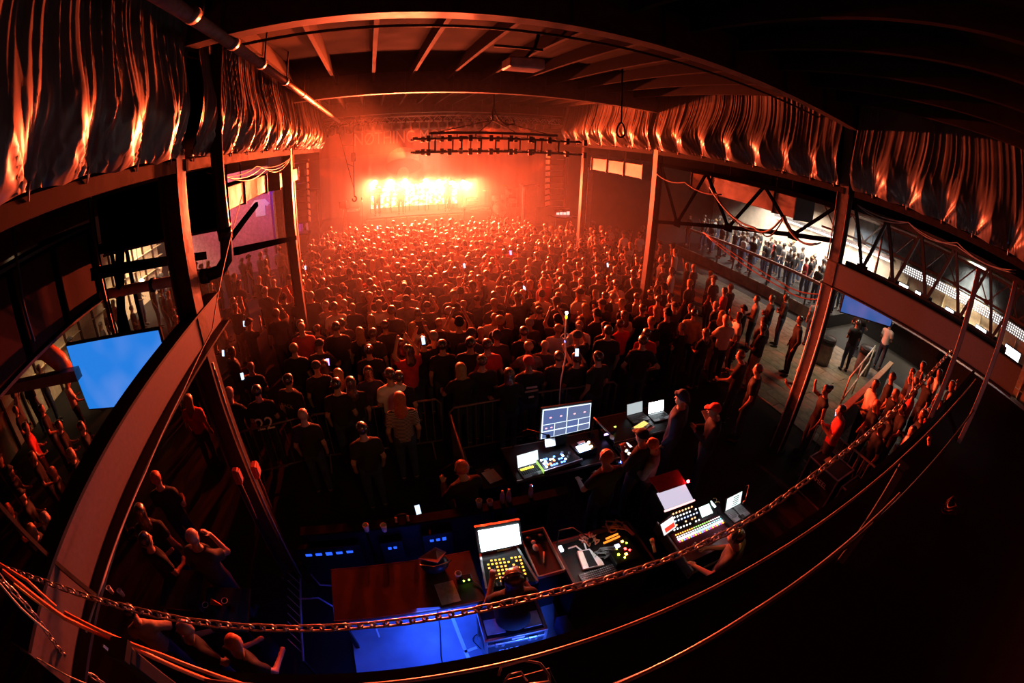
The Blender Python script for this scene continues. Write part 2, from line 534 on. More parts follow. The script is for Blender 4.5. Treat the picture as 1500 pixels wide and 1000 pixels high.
def tarp(x, s, y0, y1, z0, z1, ties, label, bulge=0.30, pl=1.0):
    """A slack sheet from the roof to the edge beam, gathered where it is tied; s points into the nave."""
    n, m = max(60, int((y1 - y0) * 64)), 40
    ys = np.linspace(y0, y1, n)
    ts = np.linspace(0, 1, m)
    Y, T = np.meshgrid(ys, ts)
    ties = np.array(sorted(ties))
    near = ties[np.argmin(np.abs(Y[..., None] - ties), axis=-1)]
    d = Y - near
    gap = np.median(np.diff(ties))
    q = np.clip(np.abs(d) / (gap / 2), 0, 1)                    # 0 at a tie, 1 midway
    low = (1 - T) * (z1 - z0)                                   # height above the tied edge
    R = np.sqrt(d * d + (low + .03) ** 2)
    ang = np.arctan2(d, low + .03)
    # far above the ties the pleats hang straight, close to them they fan out from the knot
    straight = pleats(Y + .16 * np.sin(1.7 * T + Y * 1.3) * T, 0.0)
    wgt = np.exp(-(R / (.55 * gap + .12)) ** 2)
    fan = pleats(ang * .32 + near, near * 2.1)
    amp = pl * (.016 + .022 * np.sin(Y * 1.9 + 1) ** 2)
    fold = straight * amp * (1 - wgt) * (1 - .9 * q * np.clip((T - .45) / .4, 0, 1)) + fan * .032 * wgt * np.clip(R / .1, 0, 1)
    belly = bulge * (.85 * np.sin(np.pi * np.clip(T, 0, 1) ** 2.9) ** .8 + .08 * T) * (1 - .66 * (1 - q) * np.clip((T - .35) / .5, 0, 1) ** 1.5)
    knot = .75 * belly * np.exp(-(d / (.16 * gap + .02)) ** 2) * np.exp(-(low / .22) ** 2)
    X = x + s * (0.03 + fold + belly - knot)
    Z = z1 + (z0 - z1) * T - 0.03 * q ** 1.5 * np.clip((T - .78) / .22, 0, 1)
    vs = np.stack([X, Y, Z], -1).reshape(-1, 3)
    idx = np.arange(n * m).reshape(m, n)
    fs = np.stack([idx[:-1, :-1], idx[:-1, 1:], idx[1:, 1:], idx[1:, :-1]], -1).reshape(-1, 4)
    mb = MB()
    mb.v = [tuple(p) for p in vs]
    mb.f = [tuple(map(int, f)) for f in fs]
    mb.mi = [0] * len(mb.f)
    base = Vector((x, (y0 + y1) / 2, z0))
    root = thing('tarpaulin', base, label, 'tarpaulin', 'sheets hung along the roof')
    part('sheet', mb, TARP, root, True)
    for t in ties:
        part('tie', MB().tube([(x + s * 0.06, t, z0 + 0.04), (x + s * 0.04, t, z0 + .0), (x + s * 0.028, t, z0 - .05)], 0.007, 5), ROPE, root, True)
    return root
tarp(XL, 1, -1.2, 3.66, 5.39, 6.9, [-0.8, -0.1, 0.5, 1.05, 1.66, 2.25, 2.93, 3.55], 'black sheeting gathered along the left edge beam, nearest the balcony', 0.21)
tarp(XL, 1, 3.95, 9.58, 5.39, 6.9, [4.1, 4.75, 5.35, 6.1, 7.0, 7.9, 8.8, 9.5], 'black sheeting on the left between first and second columns', 0.24)
tarp(XL, 1, 9.86, 15.5, 5.39, 6.9, [10.0, 10.8, 11.6, 12.4, 13.2, 14.0, 14.8, 15.4], 'black sheeting on the left beyond the second column', 0.25)
tarp(XR, -1, -1.2, 3.7, 5.39, 6.9, [-0.8, -0.1, 0.6, 1.3, 1.9, 2.6, 3.3], 'dim black sheeting on the right, nearest the balcony', 0.24, .5)
tarp(XR, -1, 4.02, 9.6, 5.39, 6.9, [4.15, 4.7, 5.4, 6.2, 7.05, 7.85, 8.75, 9.5], 'black sheeting on the right between first and second columns', 0.34, .55)
tarp(XR, -1, 9.86, 15.5, 5.39, 6.9, [10.0, 10.9, 11.8, 12.7, 13.6, 14.5, 15.4], 'black sheeting on the right beyond the second column', 0.28, .6)

# ------------------------------------------------------------------ mezzanine beams
def i_beam(x, y0, y1, z0, z1, s, m, label):
    """Channel beam along the hall, web facing the nave (direction s)."""
    o = structure('beam', MB().span((x - s * 0.02, y0, z0), (x, y1, z1)), m, label=label)
    part('flange', MB().span((x - s * 0.14, y0, z1), (x + s * 0.03, y1, z1 + 0.02)), BLACK, o)
    part('flange', MB().span((x - s * 0.14, y0, z0 - 0.02), (x + s * 0.10, y1, z0)), BLACK, o)
    return o
i_beam(XL, 0.35, 4.35, 3.63, 3.93, 1, BEAMP, 'broad steel beam running back from the left column')
i_beam(XR, -0.2, 4.05, 3.63, 4.04, -1, mat('beam_paint_dark', (0.055, 0.05, 0.055), 0.8, scale=30, vary=.12), 'broad steel beam running back from the right column')
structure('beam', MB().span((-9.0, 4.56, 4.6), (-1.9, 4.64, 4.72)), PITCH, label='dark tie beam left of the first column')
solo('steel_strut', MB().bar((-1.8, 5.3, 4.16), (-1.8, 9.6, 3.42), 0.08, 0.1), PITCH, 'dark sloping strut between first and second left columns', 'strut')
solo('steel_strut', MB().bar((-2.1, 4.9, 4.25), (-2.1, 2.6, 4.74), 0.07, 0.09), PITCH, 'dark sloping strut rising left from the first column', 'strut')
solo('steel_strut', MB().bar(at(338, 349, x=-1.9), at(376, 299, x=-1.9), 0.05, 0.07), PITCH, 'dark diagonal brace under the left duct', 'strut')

def truss(x, y0, y1, zt, zb, n, label, m, zb2=None, w=0.07):
    zb2 = zb if zb2 is None else zb2
    root = thing('roof_truss', (x, (y0 + y1) / 2, min(zb, zb2)), label, 'truss')
    part('top_chord', MB().bar((x, y0, zt), (x, y1, zt), w * 1.3), m, root)
    part('bottom_chord', MB().bar((x, y0, zb), (x, y1, zb2), w * 1.3), m, root)
    for i in range(n):
        a, b = i / n, (i + 0.5) / n
        c = (i + 1) / n
        L = lambda t: (x, y0 + (y1 - y0) * t, zb + (zb2 - zb) * t)
        Tp = lambda t: (x, y0 + (y1 - y0) * t, zt)
        part('web', MB().bar(Tp(a), L(b), w * .8), m, root)
        part('web', MB().bar(L(b), Tp(c), w * .8), m, root)
        part('gusset', MB().box(L(b), (w * .4, w * 3.4, w * 2.6)), m, root)
    return root
truss(XR + 0.1, 4.1, 9.6, 5.0, 4.38, 3, 'dark truss spanning first to second right columns', PITCH, 3.42)
truss(XR + 0.25, 0.2, 3.75, 5.08, 4.08, 5, 'dark truss above the right beam nearest the balcony', BLACK)
truss(13.2, -1.5, 8.0, 4.75, 4.05, 8, 'slender truss beyond the right aisle', STEELD, None, 0.05)
# hanging V-straps on the left
for k, (px, py) in enumerate(((137, 330), (158, 335), (180, 330))):
    a = at(px, py, x=-3.2)
    solo('strut_channel', MB().bar((a.x, a.y, 5.2), (a.x, a.y + .02, 2.4), 0.05, 0.03), PITCH, ['slotted steel hanger left of the drain pipe, outermost', 'slotted steel hanger left of the drain pipe, middle', 'slotted steel hanger left of the drain pipe, innermost'][k], 'hanger')
solo('steel_strut', MB().bar((-2.9, 4.3, 4.9), (-3.4, 4.5, 3.5), 0.09, 0.09), PITCH, 'black diagonal brace by the slotted hangers', 'strut')

# drain pipe with elbow
dp = thing('drain_pipe', (-1.62, 4.4, 4.1), 'dark drain pipe dropping past the left column and turning left', 'pipe')
mbp = MB().tube([(-1.66, 4.4, 6.75), (-1.60, 4.4, 4.45), (-1.62, 4.4, 4.27), (-1.72, 4.4, 4.16), (-1.9, 4.4, 4.13)], 0.07, 14)
part('riser', mbp, BLACKG, dp, True)
part('horizontal_run', MB().cyl((-1.9, 4.4, 4.13), (-3.5, 4.4, 4.15), 0.062), mat('pipe_lit_grey', (0.55, 0.5, 0.47), 0.5), dp, True, label='grey horizontal run of the drain pipe')  # grey lightened: dim light from the balcony side is put into its colour
for p, q in (((-1.86, 4.4, 4.13), (-1.96, 4.4, 4.13)), ((-1.605, 4.4, 4.6), (-1.60, 4.4, 4.48)), ((-2.62, 4.4, 4.14), (-2.66, 4.4, 4.14))):
    part('coupling', MB().cyl(p, q, 0.082), BLACKG, dp, True)

# ducts: a big dark one on the left, lit sheet-metal ones over both aisles
DUCT = mat('duct_metal', (0.17, 0.13, 0.12), 0.5, 0.3, scale=5)
bd = thing('air_duct', (-3.8, 3.3, 3.9), 'bulky dark red air duct beside the left tarpaulin', 'duct')
PNL = mat('maroon_panel', (0.035, 0.009, 0.007), 0.8, spec=.1)
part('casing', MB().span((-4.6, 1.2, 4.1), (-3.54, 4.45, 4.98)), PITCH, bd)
for k in range(4):
    y0 = 1.3 + k * 0.78
    part('panel', MB().box((-3.52, y0 + 0.36, 4.54), (0.04, 0.66, 0.78), None, 0.012), PNL, bd)
part('flange', MB().span((-4.62, 4.42, 4.06), (-3.5, 4.5, 5.02)), STEELD, bd)
for z in (4.1, 4.98):
    part('edge_trim', MB().bar((-3.5, 1.2, z), (-3.5, 4.45, z), 0.03), STEELD, bd)
solo('hanging_cable', MB().tube([at(18, 330, y=2.6), at(28, 400, y=2.65), at(33, 440, y=2.7), at(50, 500, y=2.75)], 0.018, 7), CABLE, 'cable hanging down in front of the bulky dark red duct', 'cable', smooth=True)

def duct(lo, hi, axis_n, label, seams):
    root = thing('air_duct', ((lo[0] + hi[0]) / 2, (lo[1] + hi[1]) / 2, lo[2]), label, 'duct', 'sheet metal ducts over the aisles')
    L = hi[1] - lo[1]
    ys = [lo[1] + L * t for t in [0] + seams + [1]]
    for a, b in zip(ys[:-1], ys[1:]):
        part('duct_section', MB().span((lo[0], a + .012, lo[2]), (hi[0], b - .012, hi[2]), 0.01), DUCT, root)
    for y in ys[1:-1]:
        for x in (lo[0] + .05, hi[0] - .05):
            part('hanger_rod', MB().cyl((x, y, hi[2]), (x, y, 5.92), .012, n=6), STEELD, root)
    for y in ys:
        part('duct_flange', MB().span((lo[0] - .03, y - .012, lo[2] - .03), (hi[0] + .03, y + .012, hi[2] + .03)), STEEL, root)
    return root
duct((7.55, 5.3, 4.5), (8.25, 8.7, 4.93), 1, 'long boxy duct over the right aisle with red sheen', [0.18, 0.78])
duct((7.45, 10.8, 4.48), (8.1, 14.0, 4.9), 1, 'boxy duct over the right aisle nearer the stage', [0.33, 0.66])
duct((-2.9, 6.3, 4.56), (-2.25, 9.1, 4.92), 1, 'boxy duct over the left aisle glowing orange', [0.4])
duct((-2.9, 10.4, 4.5), (-2.25, 13.2, 4.86), 1, 'boxy duct over the left aisle nearer the stage', [0.5])
# upper mezzanine fascias behind the ducts
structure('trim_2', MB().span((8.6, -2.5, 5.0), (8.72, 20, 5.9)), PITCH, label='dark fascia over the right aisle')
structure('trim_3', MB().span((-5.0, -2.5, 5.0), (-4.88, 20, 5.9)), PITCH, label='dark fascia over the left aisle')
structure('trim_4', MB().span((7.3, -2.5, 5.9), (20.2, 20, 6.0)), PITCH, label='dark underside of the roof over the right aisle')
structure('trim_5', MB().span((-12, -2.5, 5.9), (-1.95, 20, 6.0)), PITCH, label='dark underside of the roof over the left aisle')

# swags of cable along the edge beams and trusses
def swag(pts, r, label, m=CABLE, sag=0.15, n=10, name='cable', group=None):
    out = []
    for a, b in zip(pts[:-1], pts[1:]):
        a, b = Vector(a), Vector(b)
        for i in range(n):
            t = i / n
            p = a.lerp(b, t)
            p.z -= sag * 4 * t * (1 - t)
            out.append(p)
    out.append(Vector(pts[-1]))
    return solo(name, MB().tube(out, r, 6), m, label, 'cable', group, True)
REDC = mat('rust_cable', (0.13, 0.05, 0.038), 0.6)
swag([(7.0, 9.5, 4.75), (7.0, 8.3, 4.68), (7.0, 7.0, 4.6)], 0.02, 'cable looping along the right truss, upper', REDC, 0.1)
swag([(7.0, 7.4, 4.7), (7.0, 5.9, 4.12), (7.0, 5.2, 4.5), (7.0, 4.3, 4.25)], 0.022, 'thick cable draped over the right truss toward the column', GREYP, 0.18)
swag([(7.0, 7.2, 4.6), (7.0, 5.7, 4.1), (7.0, 5.15, 4.55), (7.0, 4.2, 4.3)], 0.016, 'thin cable draped over the right truss toward the column', CABLE, 0.24)
swag([at(1030, 340, x=7.2), at(1155, 420, x=7.2), at(1210, 430, x=7.2)], 0.014, 'dull red hose sagging from the right truss to the near column, upper', REDC, 0.06)
swag([at(1035, 345, x=7.2), at(1150, 424, x=7.2), at(1210, 437, x=7.2)], 0.014, 'dull red hose sagging from the right truss to the near column, lower', REDC, 0.09)
for k in range(3):
    swag([(-1.75, 4.4 + .15 * k, 5.2), (-1.75, 6.5 + .3 * k, 5.15 - .04 * k), (-1.75, 9.4, 5.2)], 0.008, ['uppermost', 'middle', 'lowest'][k] + ' of the wires draped under the left edge beam', CABLE if k else REDC, 0.09 + .03 * k)
for k in range(2):
    swag([(7.3, 0.4, 5.16 + .05 * k), (7.3, 1.6, 5.12 + .05 * k), (7.3, 2.6, 5.16), (7.3, 3.7, 5.15)], 0.009, ['pale wire strung along the near right truss top', 'paler second wire strung along the near right truss top'][k], GREYP, 0.07 + .05 * k)
PALEC = mat('pale_conduit', (.8, .76, .7), .5, vary=.1)
for k, yc in enumerate((4.045, 3.795)):
    nm_ = ['far side', 'near side'][k]
    solo('conduit', MB().cyl((7.085, yc, 0.02), (7.085, yc, 3.6), 0.016), PALEC, 'bright conduit running down the near right column, ' + nm_, 'conduit', smooth=True)
    solo('conduit', MB().cyl((7.085, yc, 4.07), (7.085, yc, 5.27), 0.014), REDC, 'reddish conduit above the right beam at the column, ' + nm_, 'conduit', smooth=True)
solo('conduit', MB().cyl((-1.70, 3.6, 0.4), (-1.70, 3.6, 3.5), 0.013), ALU, 'pale conduit running down the near left column', 'conduit', smooth=True)
solo('conduit', MB().cyl((-1.62, 3.45, 0.4), (-1.62, 3.45, 3.5), 0.01), GREYP, 'thin grey conduit beside the near left column', 'conduit', smooth=True)
# red junction boxes on the near left column
REDB = mat('red_box', (0.5, 0.06, 0.04), 0.45)
for (px, py, lab, sx) in ((378, 697, 'larger red junction box on the near left column', .13), (352, 707, 'smaller red junction box on the near left column', .08)):
    p = at(px, py, x=-1.66)
    j = thing('junction_box', p, lab, 'box')
    part('body', MB().box((p.x, p.y, p.z + .09), (.07, sx, .18), None, .012), REDB, j)
    part('lid', MB().box((p.x + .04, p.y, p.z + .1), (.015, sx * .8, .13), None, .005), mat('pale_red_lid', (.6, .2, .16), .4), j)
    part('cable_tail', MB().tube([(p.x, p.y, p.z), (p.x + .02, p.y - .03, p.z - .2), (p.x, p.y - .02, p.z - .5)], .012, 6), REDC, j, True)

sb = structure('trim_9', MB().span((-3.55, 4.7, 4.56), (-1.72, 5.0, 5.25)), PITCH, label='black soffit box between the air duct and the drain pipe')
part('bottom_lip', MB().span((-3.55, 4.68, 4.54), (-1.72, 5.02, 4.57)), STEELD, sb)
# ================================================================== people: one smooth surface each, grown from a distance field
SKIN = [mat('skin_light', (0.36, 0.22, 0.16), 0.5, vary=0.08), mat('skin_tan', (0.26, 0.145, 0.095), 0.5, vary=0.08), mat('skin_brown', (0.16, 0.085, 0.055), 0.5, vary=0.08)]
HAIR = {'dark': mat('dark_hair', (0.028, 0.018, 0.013), 0.3, spec=1.0, scale=60, vary=0.5), 'brown': mat('brown_hair', (0.07, 0.038, 0.022), 0.3, spec=1.0, scale=60, vary=0.5),
        'blond': mat('blond_hair', (0.27, 0.17, 0.08), 0.35, scale=60, vary=0.4), 'red': mat('red_hair', (0.35, 0.09, 0.03), 0.45, scale=60, vary=0.4),
        'grey': mat('grey_hair', (0.22, 0.21, 0.2), 0.4, scale=60, vary=0.4)}
CLOTH = {'black': mat('black_cloth', (0.018, 0.017, 0.018), 0.85), 'charcoal': mat('charcoal_cloth', (0.05, 0.048, 0.05), 0.85),
         'grey': mat('grey_cloth', (0.17, 0.16, 0.16), 0.85), 'white': mat('white_cloth', (0.62, 0.60, 0.56), 0.85, vary=.1), 'red': mat('red_cloth', (0.42, 0.04, 0.04), 0.8),
         'denim': mat('denim', (0.035, 0.05, 0.09), 0.85), 'tan': mat('tan_cloth', (0.32, 0.25, 0.16), 0.85), 'navy': mat('navy_cloth', (0.02, 0.03, 0.07), 0.85), 'olive': mat('olive_cloth', (0.22, 0.2, 0.06), .85)}

def surface_net(F, lo, res):
    """Quads of the zero level of the grid F."""
    s = F < 0
    nx, ny, nz = F.shape
    cs = np.zeros((nx - 1, ny - 1, nz - 1), np.int8)
    acc = np.zeros((nx - 1, ny - 1, nz - 1, 3))
    cnt = np.zeros((nx - 1, ny - 1, nz - 1))
    for ax in range(3):
        a = [slice(None)] * 3
        b = [slice(None)] * 3
        a[ax], b[ax] = slice(0, -1), slice(1, None)
        fa, fb = F[tuple(a)], F[tuple(b)]
        cr = (fa < 0) != (fb < 0)
        t = np.where(cr, fa / np.where(cr, fa - fb, 1), 0)
        o = [k for k in range(3) if k != ax]
        for i in (0, 1):
            for j in (0, 1):
                sl = [slice(None)] * 3
                sl[o[0]] = slice(i, F.shape[o[0]] - 1 + i)
                sl[o[1]] = slice(j, F.shape[o[1]] - 1 + j)
                c, tt = cr[tuple(sl)], t[tuple(sl)]
                cnt += c
                acc[..., ax] += np.where(c, tt, 0)
                acc[..., o[0]] += c * i
                acc[..., o[1]] += c * j
    act = cnt > 0
    idx = -np.ones(act.shape, int)
    idx[act] = np.arange(act.sum())
    cell = np.argwhere(act)
    V = (cell + acc[act] / cnt[act][:, None]) * res + lo
    Q = []
    for ax in range(3):
        o = [(ax + 1) % 3, (ax + 2) % 3]
        a = [slice(None)] * 3
        b = [slice(None)] * 3
        a[ax], b[ax] = slice(0, -1), slice(1, None)
        sa, sb = s[tuple(a)], s[tuple(b)]
        e = np.argwhere(sa != sb)
        ok = (e[:, o[0]] > 0) & (e[:, o[1]] > 0) & (e[:, o[0]] < F.shape[o[0]] - 1) & (e[:, o[1]] < F.shape[o[1]] - 1)
        e = e[ok]
        fl = sa[tuple(e.T)]
        q = []
        for di, dj in ((-1, -1), (0, -1), (0, 0), (-1, 0)):
            c = e.copy()
            c[:, o[0]] += di
            c[:, o[1]] += dj
            q.append(idx[tuple(c.T)])
        q = np.stack(q, 1)
        q[~fl] = q[~fl][:, ::-1]
        Q.append(q)
    return V, np.concatenate(Q)

class Field:
    def __init__(self, lo, hi, res):
        self.lo, self.res = np.array(lo, float), res
        n = np.ceil((np.array(hi) - self.lo) / res).astype(int) + 1
        self.ax = [self.lo[i] + np.arange(n[i]) * res for i in range(3)]
        self.F = np.full(n, 1.0)

    def sub(self, lo, hi):
        sl = []
        for i in range(3):
            a = int(np.clip(np.floor((lo[i] - self.lo[i]) / self.res), 0, self.F.shape[i]))
            b = int(np.clip(np.ceil((hi[i] - self.lo[i]) / self.res) + 1, 0, self.F.shape[i]))
            sl.append(slice(a, b))
        g = np.meshgrid(*[self.ax[i][sl[i]] for i in range(3)], indexing='ij')
        return tuple(sl), np.stack(g, -1)

    def cap(self, a, b, ra, rb=None, k=0.03, flat=None, fdir=(0, 1, 0), carve=False, plane=None):
        """Smoothly joins a tapered capsule; flat < 1 thins it along fdir, plane=(point, normal) trims it."""
        rb = ra if rb is None else rb
        a, b = np.array(a, float), np.array(b, float)
        R = max(ra, rb) + k + 2 * self.res
        sl, P = self.sub(np.minimum(a, b) - R, np.maximum(a, b) + R)
        if P.size == 0:
            return
        d = b - a
        L2 = d @ d + 1e-12
        t = np.clip((P - a) @ d / L2, 0, 1)
        v = P - a - t[..., None] * d
        if flat:
            n = np.array(fdir, float) / np.linalg.norm(fdir)
            v = v + (v @ n)[..., None] * n * (1 / flat - 1)
        D = np.linalg.norm(v, axis=-1) - (ra + (rb - ra) * t)
        if plane is not None:
            D = np.maximum(D, (P - np.array(plane[0], float)) @ np.array(plane[1], float))
        F = self.F[sl]
        if carve:
            self.F[sl] = np.maximum(F, -D)
            return
        h = np.clip(0.5 + 0.5 * (F - D) / k, 0, 1)
        self.F[sl] = F * (1 - h) + D * h - k * h * (1 - h)

    def clip(self, p, n):
        g = np.meshgrid(*self.ax, indexing='ij')
        self.F = np.maximum(self.F, sum((g[i] - p[i]) * n[i] for i in range(3)))

    def mesh(self, name, smooth=True):
        V, Q = surface_net(self.F, self.lo, self.res)
        me = bpy.data.meshes.new(name)
        me.from_pydata(V.tolist(), [], Q.tolist())
        if smooth and len(Q):
            me.polygons.foreach_set('use_smooth', [True] * len(Q))
        me.update()
        return me

REST = dict(pelvis=(0, 0, .97), spine=(0, -.01, 1.15), chest=(0, -.005, 1.32), neck=(0, -.02, 1.47), head=(0, .015, 1.64),
            shl=(-.168, -.02, 1.385), shr=(.168, -.02, 1.385), ell=(-.24, -.05, 1.12), elr=(.24, -.05, 1.12), wrl=(-.235, .06, .89), wrr=(.235, .06, .89),
            hal=(-.22, .10, .81), har=(.22, .10, .81), hil=(-.09, 0, .93), hir=(.09, 0, .93), knl=(-.105, .03, .51), knr=(.105, .03, .51),
            anl=(-.11, -.02, .09), anr=(.11, -.02, .09), tol=(-.125, .14, .035), tor=(.125, .14, .035))
POSES = {
    'down': {},
    'front': dict(ell=(-.23, .02, 1.13), wrl=(-.12, .24, 1.10), hal=(-.07, .31, 1.13), elr=(.23, .0, 1.13), wrr=(.17, .22, 1.05), har=(.13, .30, 1.07)),
    'folded': dict(ell=(-.24, .04, 1.15), wrl=(.02, .20, 1.17), hal=(.10, .19, 1.20), elr=(.24, .04, 1.14), wrr=(-.02, .22, 1.13), har=(-.10, .20, 1.15)),
    'phone_up': dict(elr=(.27, .16, 1.45), wrr=(.16, .26, 1.66), har=(.13, .28, 1.75), ell=(-.24, -.03, 1.12)),
    'both_up': dict(elr=(.24, .12, 1.55), wrr=(.12, .2, 1.78), har=(.08, .22, 1.87), ell=(-.24, .12, 1.55), wrl=(-.12, .2, 1.78), hal=(-.08, .22, 1.87)),
    'hip': dict(elr=(.36, -.10, 1.17), wrr=(.20, .04, 1.02), har=(.14, .07, 1.0), ell=(-.33, -.08, 1.16), wrl=(-.22, .1, .97), hal=(-.2, .15, .9)),
    'lean': dict(ell=(-.30, .10, 1.16), wrl=(-.30, .31, 1.07), hal=(-.28, .39, 1.09), elr=(.30, .10, 1.16), wrr=(.30, .31, 1.07), har=(.28, .39, 1.09), head=(0, .07, 1.62)),
    'reach_desk': dict(ell=(-.27, .08, 1.14), wrl=(-.18, .33, 1.04), hal=(-.15, .42, 1.02), elr=(.27, .08, 1.14), wrr=(.18, .33, 1.04), har=(.15, .42, 1.02), head=(0, .07, 1.61), neck=(0, .01, 1.46)),
    'to_face': dict(elr=(.26, .17, 1.28), wrr=(.10, .22, 1.50), har=(.06, .18, 1.60), ell=(-.24, .08, 1.14), wrl=(.06, .22, 1.16), hal=(.14, .22, 1.2)),
    'phone_down': dict(ell=(-.23, .05, 1.15), wrl=(-.07, .27, 1.22), hal=(-.04, .33, 1.28), elr=(.23, .05, 1.15), wrr=(.07, .27, 1.22), har=(.04, .33, 1.28), head=(0, .06, 1.62)),
    'sit': dict(pelvis=(0, 0, .62), spine=(0, .02, .80), chest=(0, .05, .97), neck=(0, .06, 1.12), head=(0, .12, 1.28), shl=(-.165, .04, 1.05), shr=(.165, .04, 1.05),
                ell=(-.24, .16, .80), elr=(.24, .16, .80), wrl=(-.16, .40, .86), wrr=(.16, .40, .86), hal=(-.13, .49, .90), har=(.13, .49, .90),
                hil=(-.09, .03, .60), hir=(.09, .03, .60), knl=(-.12, .42, .56), knr=(.12, .42, .56), anl=(-.12, .40, .09), anr=(.12, .40, .09), tol=(-.13, .55, .035), tor=(.13, .55, .035)),
}

def joints(pose):
    j = {k: np.array(v, float) for k, v in REST.items()}
    j.update({k: np.array(v, float) for k, v in POSES[pose].items()})
    return j

def body_field(j, res, fingers=False, build=1.0, female=False):
    pts = np.array(list(j.values()))
    f = Field(pts.min(0) - .2, pts.max(0) + .22, res)
    sw = 0.93 if female else 1.0
    f.cap(j['pelvis'], j['spine'], .155 * build, .135 * build * sw, .04, .68)
    f.cap(j['spine'], j['chest'], .135 * build * sw, .165 * build * sw, .04, .66)
    f.cap(j['chest'], (j['neck'] + j['chest']) / 2, .165 * build * sw, .10, .04, .62)
    f.cap(j['neck'] - (0, 0, .04), j['head'] - (0, .02, .09), .062, .054, .03)
    for s in 'lr':
        f.cap((j['neck'] + j['chest']) / 2 + (0, 0, .03), j['sh' + s], .066, .056 * build, .045)
        f.cap(j['sh' + s], j['el' + s], .054 * build, .041, .03)
        f.cap(j['el' + s], j['wr' + s], .041, .028, .02)
        hand(f, j, s, fingers)
        f.cap(j['hi' + s], j['kn' + s], .092 * build, .058, .04)
        f.cap(j['kn' + s] + (0, -.01, 0), j['an' + s], .056, .04, .03)
        f.cap(j['an' + s] - (0, 0, .045), j['to' + s], .042, .036, .03)
    head_field(f, j)
    return f

def hand(f, j, s, fingers):
    w_, h_ = j['wr' + s], j['ha' + s]
    d = (h_ - w_) / np.linalg.norm(h_ - w_)
    side = np.cross(d, (0, 0, 1.0))
    side = side / (np.linalg.norm(side) + 1e-9) if np.linalg.norm(side) > .2 else np.array([0, 1.0, 0])
    if not fingers:
        f.cap(w_, h_, .03, .034, .02)
        return
    up = np.cross(side, d)
    f.cap(w_, w_ + d * .085, .026, .036, .012, .55, up)
    sg = 1 if s == 'l' else -1
    for i, ln in enumerate((.066, .078, .074, .056)):
        o = w_ + d * .085 + side * sg * (.030 - .020 * i)
        k1 = o + d * ln * .5 - up * .008
        k2 = o + d * ln * .9 - up * .030
        f.cap(o, k1, .0095, .009, .005)
        f.cap(k1, k2, .009, .0075, .004)
    o = w_ + d * .03 + side * sg * .03
    f.cap(o, o + d * .035 + side * sg * .028 - up * .01, .0125, .011, .008)
    f.cap(o + d * .035 + side * sg * .028 - up * .01, o + d * .07 + side * sg * .026 - up * .022, .011, .009, .005)

def head_field(f, j):
    h = j['head']
    H = lambda x, y, z: h + np.array((x, y, z))
    f.cap(H(0, -.018, .03), H(0, .012, .035), .081, .079, .03)            # skull
    f.cap(H(0, .03, -.04), H(0, .045, -.075), .056, .036, .03)            # jaw
    f.cap(H(0, .094, .005), H(0, .108, -.028), .010, .015, .012)          # nose
    for x in (-.031, .031):
        f.cap(H(x, .108, .012), H(x, .108, .012), .017, carve=True)       # eye sockets
        f.cap(H(x, .086, .011), H(x, .086, .011), .013, k=.004)           # eyes
        f.cap(H(x * 2.55, -.005, .012), H(x * 2.55, -.01, -.025), .012, .009, .008)   # ears
    f.cap(H(-.02, .088, -.055), H(.02, .088, -.055), .009, .009, .008)    # lips

def hair_field(j, res, style):
    h = j['head']
    H = lambda x, y, z: h + np.array((x, y, z))
    f = Field(h - (.2, .25, .55), h + (.2, .22, .22), res)
    if style in ('short', 'long', 'bun'):
        pl = (H(0, .05, .04), np.array((0, .86, -.5)))
        f.cap(H(0, -.02, .035), H(0, .008, .042), .094, .089, .02, plane=pl)
        if style == 'long':
            f.cap(H(0, -.045, .02), H(0, -.085, -.2), .088, .10, .04, .62, plane=pl)
            f.cap(H(0, -.085, -.2), H(0, -.10, -.32), .10, .05, .04, .55)
        if style == 'bun':
            f.cap(H(0, -.10, .08), H(0, -.11, .09), .05, .045, .02)
    if style in ('cap', 'cap_back'):
        f.cap(H(0, -.018, .045), H(0, .01, .045), .094, .09, .02, plane=(H(0, 0, .03), np.array((0, .12 if style == 'cap' else -.12, -1.0))))
        y = 1 if style == 'cap' else -1
        f.cap(H(-.04, .10 * y, .045), H(.04, .10 * y, .045), .045, .045, .02, .25, (0, .25, 1))
        f.cap(H(-.03, .145 * y, .036), H(.03, .145 * y, .036), .035, .035, .03, .25, (0, .25, 1))
    if style == 'beanie':
        f.cap(H(0, -.02, .05), H(0, .0, .075), .098, .085, .03, plane=(H(0, 0, .02), np.array((0, .25, -1.0))))
        f.cap(H(0, -.07, .03), H(0, .06, .06), .075, .075, .02, .5, (0, -.25, 1))
    return f

